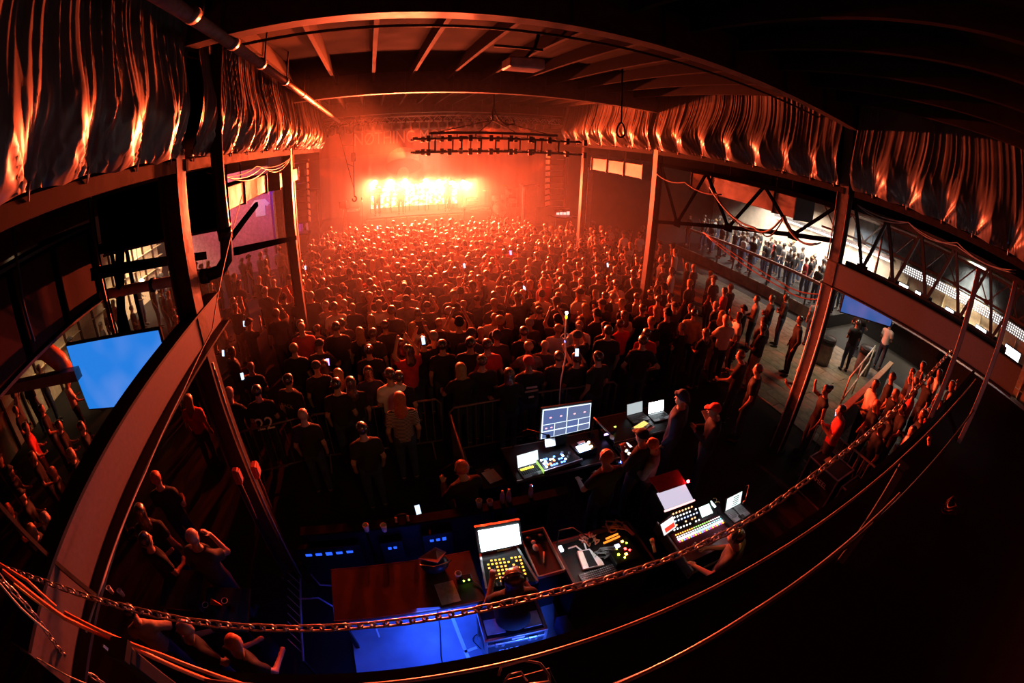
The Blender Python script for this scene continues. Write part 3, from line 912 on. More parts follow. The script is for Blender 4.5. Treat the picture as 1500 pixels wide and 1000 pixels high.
def shirt_field(j, res, sleeve, build=1.0, female=False, long_hem=.0):
    pts = np.array([j[k] for k in j if k[:2] not in ('an', 'to', 'kn')])
    f = Field(pts.min(0) - .2, pts.max(0) + .1, res)
    g = .018
    sw = 0.93 if female else 1.0
    up = j['chest'] - j['pelvis']
    up = up / np.linalg.norm(up)
    hem = (j['pelvis'] - up * (.06 + long_hem), -up)
    f.cap(j['pelvis'] - up * .1, j['spine'], .165 * build + g, .145 * build * sw + g, .04, .70, plane=hem)
    f.cap(j['spine'], j['chest'], .142 * build * sw + g, .168 * build * sw + g, .04, .68)
    f.cap(j['chest'], (j['neck'] + j['chest']) / 2, .168 * build * sw + g, .10 + g, .04, .64)
    f.cap((j['neck'] + j['chest']) / 2, j['neck'] + up * .0, .10, .062, .03)
    for s in 'lr':
        f.cap((j['neck'] + j['chest']) / 2 + (0, 0, .03), j['sh' + s], .066 + g, .056 * build + g, .045)
        d = j['el' + s] - j['sh' + s]
        if sleeve == 'none':
            continue
        if sleeve == 'short':
            e = j['sh' + s] + d * .68
            f.cap(j['sh' + s], j['sh' + s] + d * .9, .06 * build + g, .05 + g, .03, plane=(e, d / np.linalg.norm(d)))
        else:
            f.cap(j['sh' + s], j['el' + s], .056 * build + g, .046 + g, .03)
            d = j['wr' + s] - j['el' + s]
            f.cap(j['el' + s], j['wr' + s], .046 + g * .9, .034 + g * .6, .02, plane=(j['el' + s] + d * .97, d / np.linalg.norm(d)))
    n = j['neck'] + up * .005
    f.F = f.F if True else f.F
    g_ = np.meshgrid(*f.ax, indexing='ij')
    cutz = sum((g_[i] - (n + up * .012)[i]) * up[i] for i in range(3))
    f.F = np.maximum(f.F, cutz)
    return f

def trousers_field(j, res, build=1.0, short=False):
    pts = np.array([j[k] for k in j if k[:2] in ('an', 'to', 'kn', 'hi', 'pe', 'sp')])
    f = Field(pts.min(0) - .22, pts.max(0) + .2, res)
    up = j['spine'] - j['pelvis']
    up = up / np.linalg.norm(up)
    f.cap(j['pelvis'] - up * .03, j['pelvis'] + up * .14, .168 * build, .152 * build, .04, .72, plane=(j['pelvis'] + up * .08, up))
    for s in 'lr':
        f.cap(j['hi' + s], j['kn' + s], .098 * build, .07, .04)
        if short:
            d = j['kn' + s] - j['hi' + s]
            continue
        d = j['an' + s] - j['kn' + s]
        f.cap(j['kn' + s], j['an' + s], .07, .056, .03, plane=(j['kn' + s] + d * .97, d / np.linalg.norm(d)))
    return f

def shoe_field(j, res, s):
    pts = np.array([j['an' + s], j['to' + s]])
    f = Field(pts.min(0) - .12, pts.max(0) + .12, res)
    f.cap(j['an' + s] + (0, -.01, -.03), j['to' + s], .05, .042, .03)
    f.clip((0, 0, 0.002), (0, 0, -1))
    return f

SHOE = mat('dark_shoe', (0.03, 0.028, 0.028), 0.5)
KIT = {}

def kit(pose, style, sleeve='short', res=0.03, fingers=False, female=False, build=1.0):
    """The meshes of one build of person, made once and shared."""
    key = (pose, style, sleeve, res, fingers, female, build)
    if key in KIT:
        return KIT[key]
    j = joints(pose)
    d = {'body': body_field(j, res, fingers, build, female).mesh('person'), 'shirt': shirt_field(j, res, sleeve, build, female).mesh('shirt'),
         'trousers': trousers_field(j, res, build).mesh('trousers'), 'shoe_l': shoe_field(j, res, 'l').mesh('shoe'), 'shoe_r': shoe_field(j, res, 'r').mesh('shoe')}
    if style != 'bald':
        d['hair'] = hair_field(j, min(res, .022), style).mesh('hair')
    KIT[key] = d
    for nm, me in d.items():
        me.materials.append(SKIN[0])
    return d

PEOPLE = []

def person(x, y, rz, label, pose='down', style='short', hair='dark', shirt='black', trousers='denim', skin=0, sleeve='short', res=0.03,
           fingers=False, female=False, build=1.0, z=0.0, h=1.75, group=None, shirt_mat=None, parts=True, lean=0.0):
    d = kit(pose, style, sleeve, res, fingers, female, build)
    o = bpy.data.objects.new('person', d['body'])
    COL.objects.link(o)
    o.location = (x, y, z)
    o.rotation_euler = (lean, 0, rz)
    k = h / 1.75
    o.scale = (k, k, k)
    paint(o, SKIN[skin])
    tag(o, label, 'person', group)
    hat = style in ('cap', 'cap_back', 'beanie')
    for nm, m in (('shirt', shirt_mat or CLOTH[shirt]), ('trousers', CLOTH[trousers]), ('shoe_l', SHOE), ('shoe_r', SHOE), ('hair', CLOTH[hair] if hat else HAIR.get(hair, HAIR['dark']))):
        if nm in d:
            c = bpy.data.objects.new({'hair': {'cap': 'cap', 'cap_back': 'cap', 'beanie': 'beanie'}.get(style, 'hair'), 'shoe_l': 'shoe', 'shoe_r': 'shoe'}.get(nm, nm), d[nm])
            COL.objects.link(c)
            c.parent = o
            paint(c, m)
    PEOPLE.append((x, y))
    return o

def merged_mesh(pose, style, sleeve, res):
    """Body, clothes and hair in one mesh with five material slots, for figures a few pixels tall."""
    d = kit(pose, style, sleeve, res)
    V, Q, M = [], [], []
    for i, nm in enumerate(('body', 'shirt', 'trousers', 'shoe_l', 'shoe_r', 'hair')):
        if nm not in d:
            continue
        me = d[nm]
        n = len(me.vertices)
        v = np.empty(n * 3)
        me.vertices.foreach_get('co', v)
        q = np.empty(len(me.polygons) * 4, int)
        me.polygons.foreach_get('vertices', q)
        base = sum(len(a) for a in V)
        V.append(v.reshape(-1, 3))
        Q.append(q.reshape(-1, 4) + base)
        M.append(np.full(len(me.polygons), i))
    return np.concatenate(V), np.concatenate(Q), np.concatenate(M)

def np_mesh(name, V, Q, M, mats):
    me = bpy.data.meshes.new(name)
    me.from_pydata(V.tolist(), [], Q.tolist())
    me.polygons.foreach_set('material_index', M.astype(np.int32))
    me.polygons.foreach_set('use_smooth', [True] * len(Q))
    for m in mats:
        me.materials.append(m)
    me.update()
    return me
PI = math.pi
def spot(px, py, z=1.68):
    """Standing place of a person whose head is seen at a pixel."""
    p = at(px, py, z=z)
    return p.x, p.y
# ================================================================== the stage
STG = mat('stage_deck', (0.06, 0.045, 0.04), 0.4)
SH = 1.15
st = thing('stage', (2.9, 23.6, 0), 'wide black stage at the far end of the hall', 'stage')
part('deck', MB().span((-3.0, 20.6, SH - .08), (9.2, 27.0, SH)), STG, st)
part('skirt', MB().span((-3.0, 20.62, 0), (9.2, 20.68, SH - .08)), BLACK, st)
def cloth_mat(name, c):
    m, nt, b = nmat(name)
    tc = nt.nodes.new('ShaderNodeTexCoord')
    nz = nt.nodes.new('ShaderNodeTexNoise')
    nz.inputs['Scale'].default_value = 1.4
    cr = nt.nodes.new('ShaderNodeValToRGB')
    cr.color_ramp.elements[0].color = (*[x * .8 for x in c], 1)
    cr.color_ramp.elements[1].color = (*c, 1)
    nt.links.new(tc.outputs['Object'], nz.inputs['Vector'])
    nt.links.new(nz.outputs['Fac'], cr.inputs['Fac'])
    nt.links.new(cr.outputs['Color'], b.inputs['Base Color'])
    b.inputs['Roughness'].default_value = .9
    return m
def drape(x0, x1, y, z0, z1, amp, wl, n=None, axis='x'):
    n = n or int(abs(x1 - x0) * 22)
    mb = MB()
    m = 6
    vs = []
    for j in range(m):
        t = j / (m - 1)
        for i in range(n + 1):
            x = x0 + (x1 - x0) * i / n
            d = amp * (math.sin(2 * PI * x / wl) + .5 * math.sin(2 * PI * x / (wl * .43) + 1)) * (.5 + .5 * t)
            vs.append((x, y + d, z1 + (z0 - z1) * t) if axis == 'x' else (y + d, x, z1 + (z0 - z1) * t))
    fs = [(j * (n + 1) + i, j * (n + 1) + i + 1, (j + 1) * (n + 1) + i + 1, (j + 1) * (n + 1) + i) for j in range(m - 1) for i in range(n)]
    return mb.add(vs, fs)
bdp = thing('backdrop', (4, 26.7, SH), 'tall backdrop cloth with the band name across its top', 'backdrop')
part('cloth', drape(-3.2, 12.4, 26.75, SH, 6.75, .05, 1.1), cloth_mat('backdrop_cloth', (0.26, 0.20, 0.19)), bdp, True)
LET = mat('backdrop_letter', (0.62, 0.5, 0.42), 0.9, vary=.1)
text('lettering', 'N\u00d8THING MORE', 1.08, LET, bdp, (-2.1, -.19, 4.62), (PI / 2, 0, 0), .004).scale = (.72, 1, 1)
# the pale emblem below the lettering: a dome over two dark lobes
EMD, EML = mat('emblem_dark', (0.09, 0.05, 0.045), .9), mat('emblem_pale', (0.5, 0.38, 0.3), .9)
def disc(cx, cz, rx, rz, y, th=.01, n=28):
    return MB().slab([(cx + rx * math.cos(2 * PI * k / n), y, cz + rz * math.sin(2 * PI * k / n)) for k in range(n)], th, (0, -1, 0))
part('emblem', disc(1.85, 4.45, .95, .72, 26.56), EML, bdp)
part('emblem', disc(1.85, 3.98, 1.08, .5, 26.52), EMD, bdp)
part('emblem', disc(1.85, 3.55, .35, .4, 26.49), EML, bdp)

# backline: the bright scrim wall, riser and blinders
SCR, nt, b_ = nmat('bright_scrim')
tc = nt.nodes.new('ShaderNodeTexCoord')
vo = nt.nodes.new('ShaderNodeTexVoronoi')
vo.inputs['Scale'].default_value = 3.4
nz = nt.nodes.new('ShaderNodeTexNoise')
nz.inputs['Scale'].default_value = 5.0
nz.inputs['Detail'].default_value = 6
cr = nt.nodes.new('ShaderNodeValToRGB')
cr.color_ramp.elements[0].position, cr.color_ramp.elements[1].position = .42, .62
cr.color_ramp.elements[0].color = (.9, .16, .02, 1)
cr.color_ramp.elements[1].color = (1, .78, .5, 1)
nt.links.new(tc.outputs['Object'], nz.inputs['Vector'])
nt.links.new(nz.outputs['Fac'], cr.inputs['Fac'])
nt.links.new(cr.outputs['Color'], b_.inputs['Emission Color'])
b_.inputs['Emission Strength'].default_value = 2.6
b_.inputs['Base Color'].default_value = (.1, .06, .04, 1)
lw = thing('light_wall', (2.2, 23.9, SH + .7), 'glaring patterned light wall behind the band', 'screen')
for i in range(9):
    for j in range(2):
        x0 = -.15 + i * .53
        part('panel', MB().box((x0 + .26, 23.9, SH + 1.05 + j * .62), (.5, .06, .59), None, .01), SCR, lw)
for i in range(10):
    part('post', MB().box((-.16 + i * .53, 23.97, SH + .95), (.04, .04, 1.9)), BLACK, lw)
rs = thing('drum_riser', (2.2, 22.9, SH), 'long low riser under the band', 'riser')
part('deck', MB().span((-.4, 22.2, SH + .42), (4.9, 23.8, SH + .5)), STG, rs)
for i in range(5):
    part('fascia_panel', MB().box((.12 + i * 1.04, 22.2, SH + .22), (1.0, .04, .38), None, .01), mat('riser_fascia', (.5, .36, .26), .5), rs)
for i in range(6):
    part('leg', MB().box((-.36 + i * 1.04, 22.6, SH + .21), (.05, .05, .42)), BLACK, rs)
LENS = glow('blinder_lens', (1.0, 0.55, 0.28), 45.0)
for i, (px, py) in enumerate(BLINDERS):
    p = at(px, py, y=23.2)
    t = thing('stage_light', p, ['leftmost', 'second', 'third', 'fourth', 'fifth', 'sixth', 'rightmost'][i] + ' of the seven glaring stage lights behind the band', 'light', 'glaring stage lights')
    part('housing', MB().lathe([(.10, 0), (.13, .1), (.13, .22), (.06, .3)], (0, 0, 0)), BLACK, t, True, False).rotation_euler = (-PI / 2, 0, 0)
    part('lens', MB().sphere((0, -.02, 0), (.115, .03, .115)), LENS, t, True, False)
    part('yoke', MB().tube([(-.16, .1, 0), (-.16, .1, -.22), (0, .1, -.28), (.16, .1, -.22), (.16, .1, 0)], .015, 6), BLACK, t, True, False)
    part('stand', MB().cyl((0, .1, -.28), (0, .1, -(p.z - SH)), .02), BLACK, t, True, False)
    lamp('blinder', 'SPOT', (p.x, p.y - .14, p.z), (p.x + (p.x - 2.4) * .9, 9.0, .4), BLIND_POWER, BLIND_COLOR, .1, 62, .85)

# overhead front truss with its row of lamps
tr = thing('lighting_truss', (2.9, 21.6, 6.5), 'box lighting truss across the top of the stage', 'truss')
for y, z in ((21.4, 6.72), (21.8, 6.72), (21.4, 6.45), (21.8, 6.45)):
    part('chord', MB().cyl((-3.6, y, z), (9.4, y, z), .025, n=8), ALU, tr, True)
for x in (-3.2, -.6, 2.9, 6.2, 9.0):
    for y in (21.4, 21.8):
        part('hanger', MB().cyl((x, y, 6.70), (x, y, 6.93), .014, n=6), STEELD, tr)
lat = MB()
for i in range(26):
    x = -3.6 + i * .5
    for y in (21.4, 21.8):
        lat.cyl((x, y, 6.45), (x + .25, y, 6.72), .012, n=5).cyl((x + .25, y, 6.72), (x + .5, y, 6.45), .012, n=5)
part('lacing', lat, ALU, tr, kind='stuff')
ORD = 'first second third fourth fifth sixth seventh eighth ninth tenth eleventh twelfth thirteenth fourteenth fifteenth sixteenth seventeenth eighteenth nineteenth twentieth twenty-first twenty-second twenty-third twenty-fourth twenty-fifth twenty-sixth twenty-seventh twenty-eighth'.split()
lw_ = thing('par_lamp', (0, 0, 0), 'round black lamp hung in the row under the stage truss', 'lamp', 'lamps in the row under the stage truss')
part('can', MB().lathe([(.10, .0), (.18, .05), (.19, .3), (.13, .36)], (0, 0, -.40)), BLACK, lw_, True, False)
part('yoke', MB().tube([(-.18, 0, -.14), (-.18, 0, .03), (.18, 0, .03), (.18, 0, -.14)], .014, 5), BLACK, lw_, True, False)
part('lens', MB().cyl((0, 0, -.365), (0, 0, -.35), .12), BLACKG, lw_, True, False)
part('clamp', MB().box((0, 0, .05), (.07, .09, .11), None, .01), BLACK, lw_, False, False)
for i in range(28):
    o = lw_ if i == 0 else clone(lw_)
    o.location = (-3.3 + i * .445, 21.4, 6.41)
    o['label'] = ORD[i] + ' round black lamp from the left in the row under the stage truss'
    o.rotation_euler = (-.25, 0, RNG.uniform(-.2, .2))

# side towers, line arrays, flown chain, monitors
def tower(x, y, z, wd, hgt, lab):
    t = thing('stage_tower', (x, y, 0), lab, 'tower')
    part('body', MB().span((x - wd / 2, y - .3, 0), (x + wd / 2, y + .3, z + hgt), .02), mat('tower_cloth', (.10, .075, .065), .8), t)
    part('bright_edge', MB().box((x - wd / 2 - .02, y - .3, (z + hgt) / 2), (.1, .06, z + hgt - .1), None, .01), mat('lit_edge_white', (.7, .66, .6), .5), t)  # pale strip paints the lit edge of the post into colour
    part('top_cap', MB().box((x, y, z + hgt + .03), (wd + .1, .7, .06)), BLACK, t)
    return t
tower(7.45, 20.3, 0, .7, 3.2, 'tall lit-edged stage tower right of the drums')
tower(-2.85, 20.3, 0, .5, 3.5, 'tall lit-edged stage tower left of the stage')
tower(-4.15, 19.0, 0, .3, 3.9, 'slim lit-edged post by the purple curtain')
tower(9.6, 18.4, 0, .3, 4.4, 'slim lit-edged post at the right of the stage')
def array(x, y, z, n, curve, lab, s):
    t = thing('line_array', (x, y, z), lab, 'loudspeaker')
    part('fly_bar', MB().box((x, y, z + .08), (.9, .5, .1)), BLACK, t)
    zz, yy, a = z, y, 0.0
    for i in range(n):
        a = curve * i
        rot = Matrix.Rotation(-a, 3, 'X')
        yy += .30 * math.sin(a) * -.35
        zz -= .30 * math.cos(a)
        part('cabinet', MB().box((x, yy, zz + .15), (.75, .5, .28), rot, .02), BLACKG, t)
        part('grille', MB().box((x - s * .39, yy - .05, zz + .15), (.05, .46, .2), rot), mat('lit_cabinet_edge', (.7, .62, .52), .5), t)  # not a grille: pale side plates paint the lit cabinet edges
    return t
array(8.55, 19.8, 4.9, 9, .035, 'curved hanging speaker column right of the stage', 1)
array(-3.25, 19.4, 4.9, 9, .035, 'curved hanging speaker column left of the stage', -1)
for x, lab in ((9.0, 'black bass bins under the right speaker column'), (-3.6, 'black bass bins under the left speaker column')):
    t = thing('bass_bin', (x, 19.4, 0), lab, 'loudspeaker')
    for j in range(2):
        part('cabinet', MB().box((x, 19.4, .45 + j * .92), (1.3, .8, .88), None, .03), BLACKG, t)
        part('grille', MB().box((x, 18.98, .45 + j * .92), (1.15, .03, .74), None, .01), STEELD, t)
hc = thing('chain_hoist', (-.85, 16.6, 3.5), 'chain hoist hanging on two lines left of the stage', 'hoist')
a, b2, c2 = at(518, 172, y=16.6), at(519, 288, y=16.6), at(493, 180, y=16.6)
part('line', MB().cyl(a, b2, .02, n=6), BLACK, hc, True)
part('line', MB().cyl(c2, b2 + Vector((0, 0, .3)), .012, n=6), BLACK, hc, True)
for k in (.35, .62):
    part('spreader', MB().cyl(a.lerp(b2, k), c2.lerp(b2 + Vector((0, 0, .3)), k), .012, n=5), BLACK, hc)
part('motor_body', MB().box(a.lerp(b2, .5), (.16, .16, .34), None, .02), BLACK, hc)
part('hook', MB().tube([b2 + Vector((.08 * math.cos(t_), 0, -.08 - .1 * math.sin(t_))) for t_ in np.linspace(-1.4, 3.4, 9)], .03, 6), BLACK, hc, True)
mp = thing('stage_speaker', (-1.5, 20.9, SH), 'small square speaker on a pole at the left of the stage', 'loudspeaker')
part('cabinet', MB().box((-1.45, 20.9, 2.62), (.34, .3, .38), None, .02), BLACKG, mp)
part('pole', MB().cyl((-1.45, 20.9, SH), (-1.45, 20.9, 2.45), .018), BLACK, mp, True)
for k in range(3):
    an = k * 2.1
    part('foot', MB().cyl((-1.45, 20.9, SH + .3), (-1.45 + .3 * math.cos(an), 20.9 + .3 * math.sin(an), SH + .02), .013), BLACK, mp)
ms = thing('microphone_stand', (-.55, 21.2, SH), 'thin microphone stand left of the band', 'stand')
part('pole', MB().cyl((-.55, 21.2, SH), (-.55, 21.2, 2.75), .012), BLACK, ms, True)
part('base', MB().lathe([(.15, 0), (.14, .03), (.03, .05)], (-.55, 21.2, SH)), BLACK, ms, True)
part('microphone', MB().cyl((-.55, 21.2, 2.75), (-.55, 21.12, 2.88), .025), BLACK, ms, True)
# drum kit at the right of the stage
DRUM = mat('drum_shell', (.75, .6, .5), .35)
dk = thing('drum_kit', (7.0, 23.0, SH), 'drum kit on the right of the stage', 'drums')
part('bass_drum', MB().cyl((6.75, 22.6, SH + .5), (6.75, 23.1, SH + .5), .34, n=20), DRUM, dk, True)
for x, y, z, r in ((6.45, 22.7, 1.0, .2), (6.95, 22.65, 1.05, .2), (7.45, 22.9, .85, .26), (7.2, 22.7, 1.35, .16)):
    part('tom', MB().cyl((x, y, SH + z), (x, y, SH + z + .26), r, n=16), DRUM, dk, True)
    part('tom_leg', MB().cyl((x, y + .1, SH), (x, y + .1, SH + z), .014), ALU, dk)
for x, y, z in ((6.1, 23.1, 1.5), (7.75, 23.0, 1.6), (7.2, 23.3, 1.75)):
    part('cymbal', MB().lathe([(.25, 0), (.08, .03), (.02, .05)], (x, y, SH + z), 18), mat('cymbal_brass', (.7, .45, .15), .3, .9), dk, True)
    part('cymbal_stand', MB().cyl((x, y, SH), (x, y, SH + z), .012), ALU, dk)
# amplifiers and keyboard silhouettes
for i, (x, y, z, sx, sz, lab) in enumerate(((5.35, 22.4, SH, 1.5, .75, 'dark low equipment bank right of the riser'), (-1.1, 23.4, SH, .7, 1.0, 'amplifier stack left of the light wall'), (5.4, 23.8, SH, .7, 1.1, 'amplifier stack right of the light wall'))):
    t = thing('amplifier', (x, y, z), lab, 'amplifier')
    part('cabinet', MB().box((x, y, z + sz / 2), (sx, .5, sz), None, .03), BLACKG, t)
    part('grille', MB().box((x, y - .26, z + sz * .42), (sx * .86, .02, sz * .62)), STEELD, t)
    part('control_panel', MB().box((x, y - .26, z + sz * .86), (sx * .86, .02, sz * .12)), ALU, t)
for i, (px, py, pose, lab) in enumerate(((552, 288, 'phone_down', 'band member at the left of the light wall'), (587, 287, 'front', 'singer standing mid-stage before the light wall'), (655, 288, 'both_up', 'band member with raised arms right of the singer'))):
    p = at(px, py, y=22.8)
    person(p.x, 22.8, PI, lab, pose, 'long' if i == 0 else 'short', 'dark', 'black', 'black', z=SH + .5, h=1.7, res=.04)
# left wing: merchandise wall with shirt, purple curtain
structure('wall_left_wing', MB().span((-9.5, 20.6, 0), (-4.95, 20.8, 5)), mat('wing_wall', (.42, .18, .2), .8))
tee = solo('hung_shirt', MB().slab([(-5.75, 20.6, 3.45), (-5.2, 20.6, 3.45), (-4.98, 20.6, 3.2), (-5.12, 20.6, 3.08), (-5.22, 20.6, 3.16), (-5.22, 20.6, 2.65), (-5.73, 20.6, 2.65), (-5.73, 20.6, 3.16), (-5.83, 20.6, 3.08), (-5.97, 20.6, 3.2)], .04, (0, -1, 0)), CLOTH['white'], 'white shirt displayed on the merchandise wall', 'shirt')
CURT = cloth_mat('purple_curtain', (.35, .12, .55))
cu = thing('curtain', (-4.3, 21.0, SH), 'purple-lit curtain at the left wing', 'curtain')
part('cloth', drape(-5.1, -3.5, 21.0, SH, 4.9, .05, .32), CURT, cu, True)
part('rail', MB().cyl((-5.2, 21.0, 4.94), (-3.4, 21.0, 4.94), .025), BLACK, cu)
for x in (-5.15, -3.45):
    part('post', MB().cyl((x, 21.0, 0), (x, 21.0, 4.94), .025), BLACK, cu)
structure('wall_right_wing', MB().span((9.7, 20.8, 0), (20.2, 21.0, 5.9)), WALLD)
structure('trim_6', MB().span((-12, 20.6, 5.0), (-3.4, 20.8, 6.9)), WALLD, label='dark header left of the stage')
# red video glints at the right of the stage
vs_ = thing('video_screen', at(824, 313, y=20.0), 'small pinkish video panel at the right stage edge', 'screen')
part('case', MB().box((0, 0, 0), (.8, .08, .5), None, .01), BLACKG, vs_, world=False)
for i in range(4):
    part('pane', MB().box((-.28 + i * .19, -.05, RNG.uniform(-.08, .08)), (.15, .02, .3)), glow('pink_pane', (1, .35, .3), 2.2), vs_, world=False)
# hanging two-tier pipe frame with many small fittings
ch = thing('pipe_chandelier', (2.95, 10.2, 5.0), 'hanging two-tier black pipe frame with small fittings', 'chandelier')
x0, x1, ya, yb = .95, 4.95, 9.9, 11.0
for y in (10.35, 10.55):
    part('spreader_bar', MB().cyl((1.35, y, 5.5), (4.5, y, 5.5), .032, n=8), BLACK, ch, True)
FIT = mat('pale_fitting', (.8, .7, .6), .5)
for z in (5.36, 5.04):
    for y in (ya, (ya + yb) / 2, yb):
        part('tier_pipe', MB().cyl((x0, y, z), (x1, y, z), .024, n=8), BLACK, ch, True)
    for k in range(9):
        x = x0 + .1 + k * .475
        part('cross_pipe', MB().cyl((x, ya, z), (x, yb, z), .022, n=8), BLACK, ch, True)
        for y in (ya, yb):
            q = part('fitting', MB().box((x + RNG.uniform(-.1, .1), y, z + .02), (.12, .045, .05), None, .008), FIT if RNG.random() < .6 else BLACK, ch)
            part('clamp', MB().box((x + .2, y, z), (.09, .09, .15), None, .01), BLACK, ch)
for x in (1.4, 2.0, 2.45, 3.1, 3.75, 4.35):
    for y in (ya, yb):
        part('drop_rod', MB().cyl((x, y, 5.02), (x, y, 5.38), .02, n=6), BLACK, ch)
    part('drop_rod', MB().cyl((x, 10.45, 5.36), (x, 10.45, 5.5), .014, n=6), BLACK, ch)
for x in (1.45, 2.5, 3.5, 4.4):
    part('sling', MB().cyl((x, 10.45, 5.5), (2.85, 10.45, 5.82), .012, n=5), BLACK, ch)
part('hoist_chain', MB().tube([(2.85, 10.45, 5.82), (2.84, 10.45, 6.0), (2.88, 10.45, 6.2), (2.85, 10.45, 6.9)], .03, 7), BLACK, ch, True)
part('cable_loop', MB().tube([(2.88, 10.4, 6.1), (2.98, 10.4, 5.85), (3.2, 10.4, 5.7), (3.38, 10.4, 5.75), (3.34, 10.4, 5.86)], .02, 7), BLACK, ch, True)
# projector under the roof, rope loop
pj = thing('projector', (2.05, 6.0, 6.3), 'projector on a bracket under the roof joists', 'projector')
part('body', MB().box((2.05, 6.0, 6.42), (.5, .42, .16), None, .02), mat('pale_metal', (.55, .45, .4), .4), pj)
part('lens', MB().cyl((2.05, 6.21, 6.42), (2.05, 6.3, 6.42), .06), BLACKG, pj, True)
part('bracket', MB().tube([(2.05, 5.95, 6.5), (2.2, 5.95, 6.7), (2.25, 5.95, 6.92)], .025, 6), STEEL, pj)
part('cross_bar', MB().box((1.95, 5.9, 6.66), (.7, .03, .04)), STEEL, pj)
rp = thing('rope_loop', (4.3, 7.0, 5.5), 'rope with a looped end hanging from the roof', 'rope')
part('line', MB().cyl((4.27, 7.0, 6.92), (4.29, 7.0, 5.78), .016, n=7), BLACK, rp, True)
part('loop', MB().tube([(4.29 + .085 * math.sin(t_) * (1 - .35 * math.cos(t_ )), 7.0, 5.63 + .14 * math.cos(t_)) for t_ in np.linspace(0, 2 * PI, 17)[:-1]], .018, 7, True), BLACK, rp, True)

# the air above the floor near the stage carries haze
hz = put('haze', MB().span((-11.9, 7.5, 0.01), (20.1, 27.9, 6.9)).mesh('haze'), bpy.data.materials.new('stage_haze'))
hm = hz.data.materials[0]
hm.use_nodes = True
nt = hm.node_tree
nt.nodes.remove(nt.nodes['Principled BSDF'])
vsn = nt.nodes.new('ShaderNodeVolumeScatter')
vsn.inputs['Density'].default_value = 0.0036
vsn.inputs['Anisotropy'].default_value = 0.45
vsn.inputs['Color'].default_value = (1, 1, 1, 1)
nt.links.new(vsn.outputs['Volume'], nt.nodes['Material Output'].inputs['Volume'])
tag(hz, 'stage haze hanging over the crowd', 'haze', None, 'stuff')

sm = put('smoke', MB().span((-2.9, 20.75, SH + .01), (9.2, 26.3, 4.9)).mesh('smoke'), bpy.data.materials.new('stage_smoke'))
hm = sm.data.materials[0]
hm.use_nodes = True
nt = hm.node_tree
nt.nodes.remove(nt.nodes['Principled BSDF'])
vsn = nt.nodes.new('ShaderNodeVolumeScatter')
vsn.inputs['Density'].default_value = 0.05
vsn.inputs['Anisotropy'].default_value = 0.3
nt.links.new(vsn.outputs['Volume'], nt.nodes['Material Output'].inputs['Volume'])
tag(sm, 'denser smoke lying over the stage', 'smoke', None, 'stuff')
# ================================================================== right aisle: bar, platform, screens, barrier
PLAT = mat('platform_board', (.26, .2, .15), .5, scale=3, vary=.35)
pf = structure('platform', MB().span((15.6, 8.3, 0), (20.2, 19.0, .53)), DARKF, label='raised platform along the right wall')
for i in range(13):
    part('board', MB().box((15.57, 8.7 + i * .8, .27), (.05, .78, .5), None, .008), PLAT, pf)
rl = thing('platform_rail', (15.55, 13.0, .53), 'dull red handrail along the raised platform', 'railing')
part('handrail', MB().span((15.5, 8.3, 1.56), (15.62, 17.6, 1.68), .01), mat('rail_red', (.36, .16, .12), .5), rl)
for i in range(9):
    part('post', MB().box((15.56, 8.4 + i * 1.14, 1.05), (.06, .06, 1.05)), STEELD, rl)
WHL = glow('hall_window_light', (1.0, .9, .8), 5.0)
dr = thing('bright_doorway', (20.1, 9.2, .55), 'glaring white doorway in the right wall', 'door')
part('frame', MB().span((20.08, 8.55, .55), (20.2, 9.75, 2.75)), mat('pale_frame', (.6, .55, .48), .5), dr)
part('lit_opening', MB().span((20.05, 8.65, .6), (20.09, 9.65, 2.65)), WHL, dr)
hl = thing('light_strip', (20.1, 12, 3.1), 'long glaring light strip high on the right wall', 'light')
part('housing', MB().span((20.02, 7.6, 3.12), (20.19, 15.5, 3.28)), ALU, hl)
for i in range(6):
    part('tube', MB().span((19.98, 7.7 + i * 1.3, 3.05), (20.05, 8.9 + i * 1.3, 3.12)), WHL, hl)
# bar against the right wall
CREAM = mat('cream_cabinet', (.62, .5, .34), .55, vary=.15)
bw = thing('back_bar', (20.0, 3.5, 0), 'cream back bar with shelves along the right wall', 'cabinet')
part('carcass', MB().span((19.85, -2.0, 0), (20.2, 7.6, 2.9)), CREAM, bw)
for i in range(10):
    y = -1.9 + i * 1.05
    part('upright', MB().box((19.8, y, 1.45), (.12, .07, 2.9), None, .01), CREAM, bw)
    for z in (1.2, 1.55, 1.9):
        part('shelf', MB().box((19.78, y + .52, z), (.14, .96, .03)), CREAM, bw)
SCRW = glow('bar_screen_light', (.9, .95, 1.0), 7.0)
for i, y in enumerate((0.2, 1.95, 3.7, 5.45, 6.8)):
    t = thing('bar_screen', (19.68, y, 1.95), ['nearest', 'second nearest', 'middle', 'second farthest', 'farthest'][i] + ' of the glaring white screens above the bar', 'screen', 'white screens above the bar')
    part('frame', MB().box((19.7, y, 2.2), (.05, .98, .56), None, .01), BLACKG, t)
    part('display', MB().box((19.66, y, 2.32), (.03, .9, .24)), SCRW, t)
    part('display', MB().box((19.66, y, 2.06), (.03, .9, .2)), SCRW, t)
DOT = glow('bulb_dot', (1.0, .95, .9), 3.0)
ds = thing('bulb_panel', (19.6, 3.0, 2.9), 'long grey panel studded with rows of small bulbs above the bar', 'sign')
part('board', MB().span((19.62, -2.0, 2.9), (19.7, 7.0, 3.32), .01), mat('bulb_board', (.22, .2, .2), .5), ds)
bb = MB()
for i in range(74):
    for j in range(4):
        bb.box((19.6, -1.85 + i * .118, 2.965 + j * .097), (.03, .045, .045))
part('bulbs', bb, DOT, ds, kind='stuff')
br = thing('bar_counter', (18.1, 3.0, 0), 'long dark bar counter before the back bar', 'counter')
